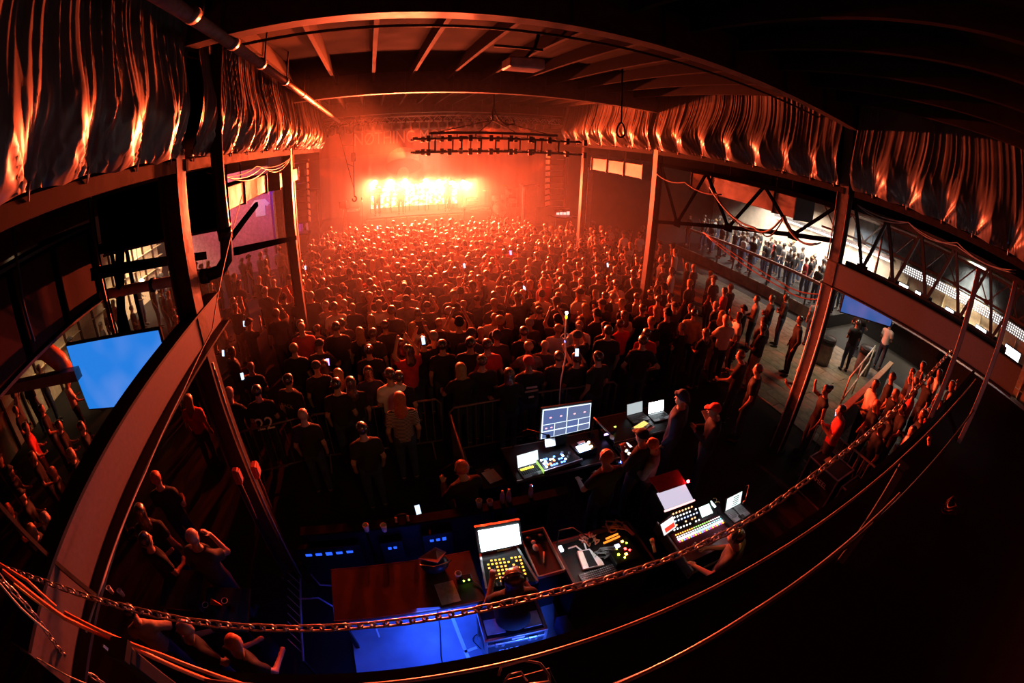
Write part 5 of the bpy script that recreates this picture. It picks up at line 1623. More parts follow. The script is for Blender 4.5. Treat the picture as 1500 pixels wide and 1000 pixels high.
# ------------------------------------------------------------------ sound desk on the right
A, B_, Cq, D = at(1007, 818, z=.90), at(1085, 781, z=.90), at(1062, 742, z=.98), at(984, 757, z=.98)
ux = (B_ - A); W_ = ux.length; ux = ux / W_
uy = (D - A); uy = uy - ux * uy.dot(ux); DP = uy.length; uy = uy / DP
rz_ = math.atan2(ux.y, ux.x)
DP = min(DP, .95)
sd = thing('sound_desk', (A.x, A.y, 0), 'large sound mixing desk with rows of lit faders', 'mixing desk', None, rz_)
loc_ = lambda u, v, z: (u, v, z)
def LP(name, mb, m, kind=None, parent=None):
    return part(name, mb, m, parent or sd, world=False, kind=kind)
LP('surface', MB().slab([(-.03, -.06, .88), (W_ + .05, -.06, .88), (W_ + .05, DP * .62, .94), (-.03, DP * .62, .94)], .02, (0, 0, 1)), mat('desk_maroon', (.12, .02, .035), .4))
LP('rear_panel', MB().slab([(-.03, DP * .62, .95), (W_ + .05, DP * .62, .95), (W_ + .05, DP, 1.1), (-.03, DP, 1.1)], .02, (0, 0, 1)), BLACKG)
LP('chassis', MB().span((-.05, -.05, .74), (W_ + .07, DP, .89), .02), BLACKG)
LP('side_cheek', MB().box((-.07, DP / 2 - .1, .86), (.03, DP + .25, .2), None, .01), ALU)
LP('side_cheek', MB().box((W_ + .09, DP / 2, .90), (.03, DP, .26), None, .01), BLACKG)
LP('stand', MB().span((.1, .1, 0), (W_ - .1, DP - .1, .74), .02), BLACK)
LP('arm_rest', MB().tube([(-.1, -.2, .84), (W_ * .7, -.2, .84)], .02, 7), STEEL)
zf = lambda v: .90 + .06 * (v / (DP * .62)) + .014
cols = [('white_key', (1, 1, 1), 2.2), ('cyan_key', (.4, .9, 1), 2.2), ('lime_led2', (.4, 1, .2), 2.0), ('amber_key', (1, .42, .05), 3.0), ('magenta_key', (1, .15, .4), 1.8), ('blue_key', (.2, .35, 1), 2.5)]
nf = 24
for r, (v, wd, dp_, pick) in enumerate(((.40, .016, .016, (0, 0, 1)), (.445, .016, .012, (3, 2, 0)), (.355, .026, .03, (0, 1, 0)), (.315, .02, .02, (4, 3, 5)))):
    for kk, ci in enumerate(pick):
        m_ = MB()
        for q in range(nf):
            if (q // 8 + q * (r == 3)) % 3 == kk:
                m_.box((.03 + q * (W_ - .04) / nf, v * DP * 1.25, zf(v * DP * 1.25)), (wd, dp_, .012))
        if m_.v:
            LP('button_row', m_, glow(cols[ci][0], cols[ci][1], cols[ci][2]), 'stuff')
fd, slot = MB(), MB()
for q in range(nf):
    x = .03 + q * (W_ - .04) / nf
    slot.box((x, DP * .17, zf(DP * .17) - .006), (.006, .12, .008))
    fd.box((x, DP * .12 + RNG.uniform(0, .08), zf(DP * .15) + .004), (.018, .022, .022))
LP('fader_slots', slot, BLACK, 'stuff')
LP('fader_caps', fd, mat('pale_fader', (.75, .6, .65), .4), 'stuff')
for r in range(5):
    m_ = MB()
    for q in range(9):
        if RNG.random() < .8:
            m_.cyl((.04 + q * W_ * .055, DP * (.66 + .065 * r), .985 + .03 * r), (.04 + q * W_ * .055, DP * (.66 + .065 * r), 1.0 + .03 * r), .011, n=8)
    if m_.v:
        LP('knob_row', m_, glow(*[('white_key', (1, 1, 1), 2.2), ('orange_knob', (1, .45, .2), 2.5), ('bluish_knob', (.5, .6, 1), 2.2)][r % 3]), 'stuff')
LP('touch_screen', MB().slab([(W_ * .55, DP * .68, 1.0), (W_ * .75, DP * .68, 1.0), (W_ * .75, DP * .95, 1.08), (W_ * .55, DP * .95, 1.08)], .012, (0, -.3, 1)), glow('mint_screen', (.75, 1, .92), 2.2))
LP('meter_strip', MB().box((W_ * .80, DP * .85, 1.07), (.02, .16, .03)), glow('mint_screen', (.75, 1, .92), 2.2))
LP('coiled_lamp', MB().tube([(W_ * .88 + .025 * math.cos(q), DP * .85 + .012 * q - .05, 1.08 + .02 * math.sin(q)) for q in np.linspace(0, 12, 40)], .006, 5), mat('yellowish_coil', (.5, .45, .2), .4))
# tilted script light box behind the sound desk
lb2 = thing('document_light', (A.x, A.y, 0), 'open document case with a red lid and a lit white inside above the sound desk', 'case', None, rz_)
part('lit_sheet', MB().slab([(.02, DP + .05, 1.12), (W_ * .52, DP + .05, 1.12), (W_ * .50, DP + .28, 1.22), (.0, DP + .28, 1.22)], .012, (0, -.3, 1)), glow('pinkish_sheet', (.85, .75, .95), .8), lb2, world=False)
part('red_lid', MB().slab([(.02, DP + .26, 1.24), (W_ * .50, DP + .26, 1.24), (W_ * .44, DP + .46, 1.36), (-.06, DP + .46, 1.36)], .02, (0, -.5, 1)), mat('red_lid', (.4, .05, .05), .5), lb2, world=False)
part('front_edge', MB().bar((0, DP + .03, 1.12), (W_ * .54, DP + .03, 1.12), .02, .02), glow('pink_edge', (1, .5, .5), 2.0), lb2, world=False)
part('red_lamp', MB().sphere((W_ * .53, DP + .26, 1.28), .022, 8, 6), glow('red_led_strong', (1, .02, .03), 120), lb2, True, False)
part('support', MB().span((.05, DP + .06, 0), (W_ * .45, DP + .44, 1.1)), BLACK, lb2, world=False)
ts2 = thing('tablet', at(978, 770, z=1.1), 'small tilted screen with a red image at the left of the sound desk', 'screen', None, rz_ + .25)
part('bezel', MB().box((0, 0, 0), (.26, .02, .19), Matrix.Rotation(-.75, 3, 'X'), .006), BLACKG, ts2, world=False)
part('display', MB().box((0, -.012, .011), (.23, .006, .16), Matrix.Rotation(-.75, 3, 'X')), glow('white_pink', (1, .92, .9), 1.2), ts2, world=False)
part('red_image', MB().box((.01, -.034, -.009), (.18, .006, .06), Matrix.Rotation(-.75, 3, 'X')), glow('red_image', (1, .06, .03), 1.0), ts2, world=False)
part('stand', MB().cyl((0, .03, -.03), (0, .05, -1.1), .015), BLACK, ts2, world=False)
def laptop(c, rz, lab, scr, wd=.34, kbm=None, tilt=.3, group=None, z0=None):
    t = thing('laptop', c, lab, 'laptop', group, rz)
    part('base', MB().box((0, 0, .01), (wd, .24, .018), None, .005), GREYP, t, world=False)
    part('lid', MB().box((0, .12 + .11 * math.sin(tilt), .02 + .11 * math.cos(tilt)), (wd, .012, .225), Matrix.Rotation(-tilt, 3, 'X'), .004), BLACKG, t, world=False)
    part('display', MB().box((0, .12 + .11 * math.sin(tilt) - .008, .02 + .11 * math.cos(tilt)), (wd - .03, .003, .195), Matrix.Rotation(-tilt, 3, 'X')), scr, t, world=False)
    kb = MB()
    for r in range(4):
        for q in range(11):
            kb.box((-wd * .42 + q * wd * .084, -.03 + r * .032, .022), (wd * .06, .022, .006))
    part('keys', kb, kbm or BLACKG, t, world=False, kind='stuff')
    part('touch_pad', MB().box((0, -.085, .021), (.1, .05, .004)), STEEL, t, world=False)
    return t
pl = at(1080, 752, z=1.0)
l1 = laptop((pl.x, pl.y, 1.0), rz_ + .05, 'laptop showing a dark waveform right of the sound desk', glow('mint_white', (.85, 1, .97), 1.3), .34, GREYP)
for k in range(5):
    part('trace', MB().box((.03 + (k % 2) * .012, .12 + .11 * .3 - .013 + (k - 2) * .0085, .02 + .105 + (k - 2) * .033), (.12, .003, .010), Matrix.Rotation(-.3, 3, 'X')), BLACK, l1, world=False)
solo('side_table', MB().box((pl.x, pl.y, .97), (.5, .4, .05), Matrix.Rotation(rz_, 3, 'Z')).box((pl.x, pl.y, .48), (.3, .25, .95), Matrix.Rotation(rz_, 3, 'Z')), BLACK, 'small black stand under the waveform laptop', 'table')
hx, hy = spot(1085, 785, 1.62)
so = person(hx, hy - .02, rz_ + .5, 'bearded sound operator with headphones reaching over the fader desk', 'reach_desk', 'short', 'dark', 'charcoal', 'denim', fingers=True, res=.013, h=1.72)
part('back_print', MB().sphere((0, -.155, 1.22), (.09, .012, .10), 10, 6), mat('orange_print', (.6, .28, .06), .7), so, True, False)
part('headphone_band', MB().tube([(.098 * math.cos(q), .055, 1.62 + .115 * math.sin(q)) for q in np.linspace(-.1, PI + .1, 13)], .011, 6), BLACKG, so, True, False)
lamp('console_littlite', 'SPOT', (hx + .25, hy + .18, 2.05), (hx, hy, 1.5), 6, (1, .5, .12), .03, 90)

# ------------------------------------------------------------------ video desk further forward
table(1.55, 4.2, 3.2, 4.95, .9, BLACKG, 'black table carrying the video desk with the big monitor')
mv = thing('video_monitor', (2.41, 4.7, .9), 'large monitor tiled with small picture windows on the video table', 'monitor')
m0, m1, m2, m3 = at(792, 643, y=4.66), at(863, 627, y=4.66), at(866, 590, y=4.72), at(795, 600, y=4.72)
part('housing', MB().slab([m0 + Vector((-.02, .015, -.02)), m1 + Vector((.02, .015, -.02)), m2 + Vector((.02, .015, .02)), m3 + Vector((-.02, .015, .02))], .03, (0, 1, 0)), BLACKG, mv)
part('lit_face', MB().slab([m0, m1, m2, m3], .004, (0, -1, .1)), glow('cell_border', (.75, .88, 1), 1.6), mv)
CELL = [glow('cell_blue', (.10, .15, .36), 1.0), glow('cell_dim', (.13, .17, .33), 1.0)]
SPK = glow('cell_speck', (1, .35, .4), 2.5)
def bil(u, v):
    return m0.lerp(m1, u).lerp(m3.lerp(m2, u), v) + Vector((0, -.008, 0))
cells = [(.02, .49, .50, .97), (.51, .98, .50, .97)] + [(.02 + .245 * i, .25 + .245 * i, .27 - .245 * r, .475 - .245 * r) for r in range(2) for i in range(4)]
for i, (u0, u1, v0, v1) in enumerate(cells):
    part('picture_window', MB().slab([bil(u0, v0), bil(u1, v0), bil(u1, v1), bil(u0, v1)], .003, (0, -1, .1)), CELL[i % 2], mv)
    if i < 3:
        for q in (.3, .75):
            p = bil(u0 + (u1 - u0) * q, v0 + (v1 - v0) * .45)
            part('lit_speck', MB().sphere((p.x, p.y - .006, p.z), (.02, .004, .012), 8, 5), SPK, mv)
part('stand', MB().box((2.41, 4.74, 1.05), (.2, .06, .32)), BLACK, mv)
part('foot', MB().box((2.41, 4.7, .91), (.4, .2, .02)), BLACK, mv)
solo('note_sheet', MB().box((2.18, 4.58, 1.16), (.16, .004, .12), Matrix.Rotation(-.5, 3, 'X')), WHITEP, 'white note sheet propped under the big tiled monitor', 'paper')
pl = at(780, 690, z=.93)
l2 = laptop((pl.x, pl.y + .02, .91), .12, 'laptop with a white window at the left of the video table', glow('lap_white', (.85, .95, 1), 1.2), .36)
part('yellow_strip', MB().box((-.05, .06, .03), (.2, .03, .01)), glow('yellow_strip', (1, .8, .05), 3), l2, world=False)
vsw = thing('video_switcher', (2.25, 4.42, .9), 'video switcher full of blue and red buttons on the video table', 'mixer', None, .12)
part('body', MB().box((0, 0, .04), (.62, .34, .08), None, .012), BLACKG, vsw, world=False)
part('front_rim', MB().box((0, -.175, .05), (.64, .015, .06)), ALU, vsw, world=False)
part('side_rim', MB().box((-.315, 0, .05), (.012, .35, .06)), glow('lime_rim', (.6, 1, .2), .8), vsw, world=False)
for c, nm, n in (((.08, .2, 1), 'blue_button', 16), ((1, .15, .05), 'red_button', 5), ((1, .8, .2), 'yellow_button', 3), ((.8, .9, 1), 'white_button', 8)):
    m_ = MB()
    for _ in range(n):
        m_.box((-.25 + .042 * RNG.randrange(9), -.12 + .04 * RNG.randrange(5), .086), (.026, .022, .014))
    part('buttons', m_, glow(nm, c, 7), vsw, world=False, kind='stuff')
part('knobs', MB().cyl((.15, -.05, .08), (.15, -.05, .12), .02).cyl((.2, 0, .08), (.2, 0, .12), .02).cyl((.1, .05, .08), (.1, .05, .12), .02), GREYP, vsw, world=False, kind='stuff')
pdv = thing('control_box', (2.72, 4.52, .9), 'small blue-white lit panel with warm lamps beside the video switcher', 'screen', None, .12)
part('body', MB().box((0, 0, .06), (.36, .26, .1), None, .01), BLACKG, pdv, world=False)
part('display', MB().slab([(-.15, -.12, .115), (.05, -.12, .115), (.05, .0, .14), (-.15, .0, .14)], .008, (0, -.2, 1)), glow('blue_white', (.45, .65, 1), 9), pdv, world=False)
for x, y in ((.1, .02), (.08, -.08)):
    part('lamp', MB().sphere((x, y, .13), .022, 8, 6), glow('warm_lamp', (1, .6, .3), 20), pdv, True, False)
part('label_strip', MB().box((0, .08, .118), (.12, .05, .01)), WHITEPL, pdv, world=False)
kp = thing('lit_keypad', (3.12, 4.1, .9), 'upright row of bright white keys right of the video table', 'keypad', None, .2)
part('body', MB().box((0, 0, .03), (.24, .56, .05), None, .01), BLACKG, kp, world=False)
for i in range(7):
    part('key', MB().box((.02, -.22 + i * .073, .062), (.10, .05, .016)), glow('white_key_b', (.95, .95, 1), 5), kp, world=False)
for i in range(3):
    part('round_button', MB().cyl((-.08, .02 + i * .08, .055), (-.08, .02 + i * .08, .075), .026), glow('cream_button', (1, .8, .55), 3), kp, world=False)
part('red_indicator', MB().box((-.07, -.2, .07), (.05, .07, .02)), glow('red_indicator', (1, .03, .03), 6), kp, world=False)
for i, (px, py) in enumerate(((912, 676), (916, 681))):
    pass
bl = thing('blue_lamp', at(911, 676, z=.95), 'two bright blue indicator lamps beside the red-haired operator', 'lamp')
part('housing', MB().box((0, .02, -.02), (.16, .06, .05), None, .008), BLACKG, bl, world=False)
for x in (-.03, .05):
    part('bulb', MB().sphere((x, -.02, .02), .015, 8, 6), glow('strong_blue', (.08, .25, 1), 60), bl, True, False)
bl2 = thing('blue_lamp', at(778, 711, z=.6), 'single blue indicator lamp low under the video table', 'lamp')
part('housing', MB().box((0, .02, -.01), (.07, .05, .04), None, .008), BLACKG, bl2, world=False)
part('bulb', MB().sphere((0, -.02, .01), .016, 8, 6), glow('strong_blue', (.08, .25, 1), 60), bl2, True, False)
nb = thing('clipboard', at(720, 697, z=.62), 'clipboard with a white sheet left of the video table', 'clipboard', None, .25)
part('board', MB().box((0, 0, 0), (.24, .32, .012), None, .004), STEELD, nb, world=False)
part('sheet', MB().box((0, -.01, .009), (.21, .27, .004)), WHITEP, nb, world=False)
part('clip', MB().box((0, .135, .016), (.09, .03, .014)), ALU, nb, world=False)
nbx = thing('plinth', (nb.location.x, nb.location.y, 0), 'low black plinth carrying the clipboard', 'case')
part('body', MB().box((nb.location.x, nb.location.y, .3), (.36, .44, .59), None, .01), BLACK, nbx)
part('lid', MB().box((nb.location.x, nb.location.y, .6), (.38, .46, .02), None, .005), STEELD, nbx)
# lighting / playback position at the right of the video table
table(3.3, 4.55, 4.75, 5.25, .9, BLACKG, 'black table carrying two bright laptops beside the video table')
table(3.25, 3.85, 3.62, 4.5, .9, BLACKG, 'narrow black table under the bright key row')
kp.location = (3.42, 4.16, .9)
pA, pB = at(935, 612, z=.92), at(968, 612, z=.92)
laptop((pA.x, pA.y, .91), .05, 'pale laptop with a grey document on the right black table', glow('doc_grey', (.62, .7, .72), .8), .36, GREYP)
laptop((pB.x, pB.y + .05, .91), .0, 'laptop with a blazing white screen before the capped operator', glow('blaze_white', (.85, .97, 1.0), 9), .36)
mkb = thing('fader_wing', at(942, 628, z=.93), 'pale fader wing with yellow lit keys below the pale laptop', 'mixer', None, .35)
part('body', MB().box((0, 0, .02), (.34, .26, .04), None, .01), WHITEPL, mkb, world=False)
m_ = MB()
for r in range(3):
    for q in range(8):
        m_.box((-.13 + q * .037, .02 + r * .035, .044), (.022, .02, .01))
part('keys', m_, glow('yellow_key', (1, .7, .15), 2), mkb, world=False, kind='stuff')
m_ = MB()
for q in range(8):
    m_.box((-.13 + q * .037, -.07, .046), (.012, .03, .02))
part('faders', m_, BLACKG, mkb, world=False, kind='stuff')
gr = thing('gear_stack', (3.28, 4.75, .9), 'dim stack of small gear with violet lights between the two tables', 'equipment')
for i, (x, y, z, s_) in enumerate(((3.26, 4.78, .95, (.2, .16, .1)), (3.30, 4.72, 1.03, (.16, .14, .06)), (3.42, 4.9, .94, (.14, .12, .08)))):
    part('unit', MB().box((x, y, z), s_, Matrix.Rotation(.3 * i, 3, 'Z'), .01), BLACKG, gr)
part('violet_strip', MB().box((3.22, 4.69, .99), (.10, .012, .03)), glow('violet_strip', (.6, .4, 1), 4), gr)
part('lime_light', MB().box((3.42, 4.82, .99), (.08, .012, .02)), glow('lime_rim2', (.7, 1, .1), 3), gr)
ms2 = thing('microphone', (3.12, 4.5, .9), 'pale talkback microphone on a boom at the video table', 'microphone')
part('boom', MB().cyl((3.02, 4.85, 1.25), (3.16, 4.5, 1.12), .014), ALU, ms2, True)
part('head', MB().sphere((3.17, 4.47, 1.1), (.035, .045, .035)), WHITEPL, ms2, True)
part('base', MB().lathe([(.06, 0), (.055, .02), (.012, .03), (.012, .35)], (3.02, 4.85, .9)), BLACK, ms2, True)
OPS = [
    (893, 672, 1.62, .1, 'red-haired operator with a headset seen from behind at the bright key row', dict(pose='reach_desk', style='short', hair='red')),
    (945, 640, 1.60, .3, 'operator in a dark cap bending to the fader wing', dict(pose='phone_down', style='cap', hair='black', sleeve='long')),
    (960, 655, 1.44, .8, 'shorter red-haired operator in a scarf beside the key row', dict(pose='phone_down', style='short', hair='red', h=1.58, shirt='grey', sleeve='long')),
    (1000, 583, 1.72, .55, 'operator in a beanie with a face lit by the blazing laptop', dict(pose='down', style='beanie', hair='navy', sleeve='long', shirt='navy', build=1.1)),
    (1052, 600, 1.66, .9, 'person in an orange-lit cap reading a pale sheet', dict(pose='phone_down', style='cap', hair='red', sleeve='long', build=1.1)),
    (690, 712, 1.30, .3, 'curly-haired person with a headset seated beyond the counter wall', dict(pose='sit', style='short', hair='red', sleeve='long', h=1.75)),
]
for px, py, hz_, yaw, lab, kw in OPS:
    x, y = spot(px, py, hz_)
    if kw['pose'] == 'sit':
        y += .26
    kw.setdefault('h', hz_ + .1)
    o = person(x, y, yaw, lab, fingers=True, res=.016, **kw)
    if 'headset' in lab:
        hz0 = joints(kw['pose'])['head']
        part('headset', MB().tube([(.098 * math.cos(q), hz0[1], hz0[2] + .01 + .115 * math.sin(q)) for q in np.linspace(-.1, PI + .1, 13)], .009, 6), GREYP, o, True, False)
    if 'pale sheet' in lab:
        px_, py_ = at(1038, 610, z=1.35).x, at(1038, 610, z=1.35).y
        solo('paper_sheet', MB().box((px_, py_, 1.35), (.2, .26, .004), Matrix.Rotation(.5, 3, 'X')), WHITEP, 'pale sheet held by the person in the orange-lit cap', 'paper')

# ------------------------------------------------------------------ crowd barricades and lamp stand
for a, b, lab in (((-2.75, 5.9), (-1.5, 6.2), 'barricade at the left end of the line, before the numbered shirt'), ((-1.45, 6.22), (.85, 6.25), 'barricade left of the centre, behind the white T-shirt'),
                  ((.95, 5.92), (2.3, 6.0), 'barricade gripped by the blond woman'), ((2.35, 6.02), (4.1, 5.95), 'barricade behind the tiled monitor')):
    barrier(a, b, lab, 1.1, mat('barrier_steel', (.16, .12, .11), .4, .4), None)
barrier((.93, 5.8), (.9, 4.4), 'barricade running back toward the counter wall', 1.1, mat('barrier_steel', (.16, .12, .11), .4, .4))
lsd = thing('lamp_stand', (2.88, 5.75, 0), 'thin white lamp stand with a dazzling tip by the barricade', 'stand')
pts = [at(820, 575, y=5.75), at(822, 555, y=5.75), at(829, 520, y=5.75), at(828, 490, y=5.75), at(830, 458, y=5.75)]
part('pole', MB().tube([Vector((2.9, 5.75, .02))] + pts, .012, 7), WHITEPL, lsd, True)
part('ring', MB().tube([pts[3] + Vector((.07 * math.cos(q), 0, .05 * math.sin(q) - .03)) for q in np.linspace(0, 2 * PI, 13)[:-1]], .012, 6, True), WHITEPL, lsd, True)
part('tip_lamp', MB().sphere(pts[4], .022, 8, 6), glow('white_led', (.75, .88, 1), 120), lsd, True)
part('amber_band', MB().box(pts[4] - Vector((0, 0, .07)), (.03, .03, .05)), glow('amber_band', (1, .5, .02), 3), lsd)
part('violet_band', MB().box(pts[3] - Vector((-.01, 0, .12)), (.02, .02, .03)), glow('violet_band', (.3, .3, 1), 4), lsd)
part('base', MB().lathe([(.15, 0), (.14, .02), (.02, .04)], (2.9, 5.75, 0)), BLACK, lsd, True)

qx, qy = spot(690, 712, 1.30)
qy += .26
stl = thing('stool', (qx, qy, 0), 'black stool under the curly-haired person', 'stool')
part('seat', MB().cyl((qx, qy, .44), (qx, qy, .49), .17), BLACK, stl)
for k in range(4):
    an = k * PI / 2 + .4
    part('leg', MB().cyl((qx + .1 * math.cos(an), qy + .1 * math.sin(an), .44), (qx + .19 * math.cos(an), qy + .19 * math.sin(an), 0), .014, n=6), BLACK, stl)

# gooseneck work lamps over the desks; the video one is added for brightness
for nm, base, head, pw, col, lab in (('rack', (1.66, 2.98, .9), (1.88, 2.62, 1.28), 5.0, (1, .97, .95), 'gooseneck lamp bent over the open case'),
                                     ('video', (1.72, 4.9, .9), (2.1, 4.5, 1.34), 11.0, (.55, .75, 1), 'added gooseneck lamp bent over the video switcher'),
                                     ('sound', tuple(sd.location + Vector((1.25, .45, 1.05))), tuple(sd.location + Vector((.85, .12, 1.42))), 4.0, (1, .8, .85), 'gooseneck lamp bent over the sound desk')):
    b0, h0 = Vector(base), Vector(head)
    t = thing('gooseneck_lamp', b0, lab, 'lamp')
    part('neck', MB().tube([b0, b0 + Vector((0, 0, .25)), b0.lerp(h0, .4) + Vector((0, 0, .28)), b0.lerp(h0, .8) + Vector((0, 0, .12)), h0 + Vector((0, 0, .03))], .008, 6), BLACK, t, True)
    part('shade', MB().lathe([(.035, 0), (.03, .03), (.01, .05)], h0, 10), BLACK, t, True)
    part('lamp_tip', MB().cyl(h0 + Vector((0, 0, .004)), h0 - Vector((0, 0, .004)), .022, n=10), glow('lamp_tip_' + nm, col, 6), t)
    lamp('gooseneck', 'SPOT', h0 - Vector((0, 0, .02)), h0 - Vector((0, -.02, 1)), pw, col, .02, 110, .6)
# ================================================================== the audience
def spot(px, py, z=1.68):
    """Standing place of a person whose head is seen at a pixel."""
    p = at(px, py, z=z)
    return p.x, p.y
PI = math.pi
STRIPE = None
def stripe_mat():
    m, nt, b = nmat('striped_knit')
    tc = nt.nodes.new('ShaderNodeTexCoord')
    wv = nt.nodes.new('ShaderNodeTexWave')
    wv.bands_direction = 'Z'
    wv.inputs['Scale'].default_value = 12
    wv.inputs['Distortion'].default_value = 0.2
    cr = nt.nodes.new('ShaderNodeValToRGB')
    cr.color_ramp.elements[0].color = (0.03, 0.025, 0.025, 1)
    cr.color_ramp.elements[1].color = (0.30, 0.26, 0.22, 1)
    cr.color_ramp.elements[0].position, cr.color_ramp.elements[1].position = .45, .55
    nt.links.new(tc.outputs['Object'], wv.inputs['Vector'])
    nt.links.new(wv.outputs['Fac'], cr.inputs['Fac'])
    nt.links.new(cr.outputs['Color'], b.inputs['Base Color'])
    b.inputs['Roughness'].default_value = .85
    return m
STRIPE = stripe_mat()

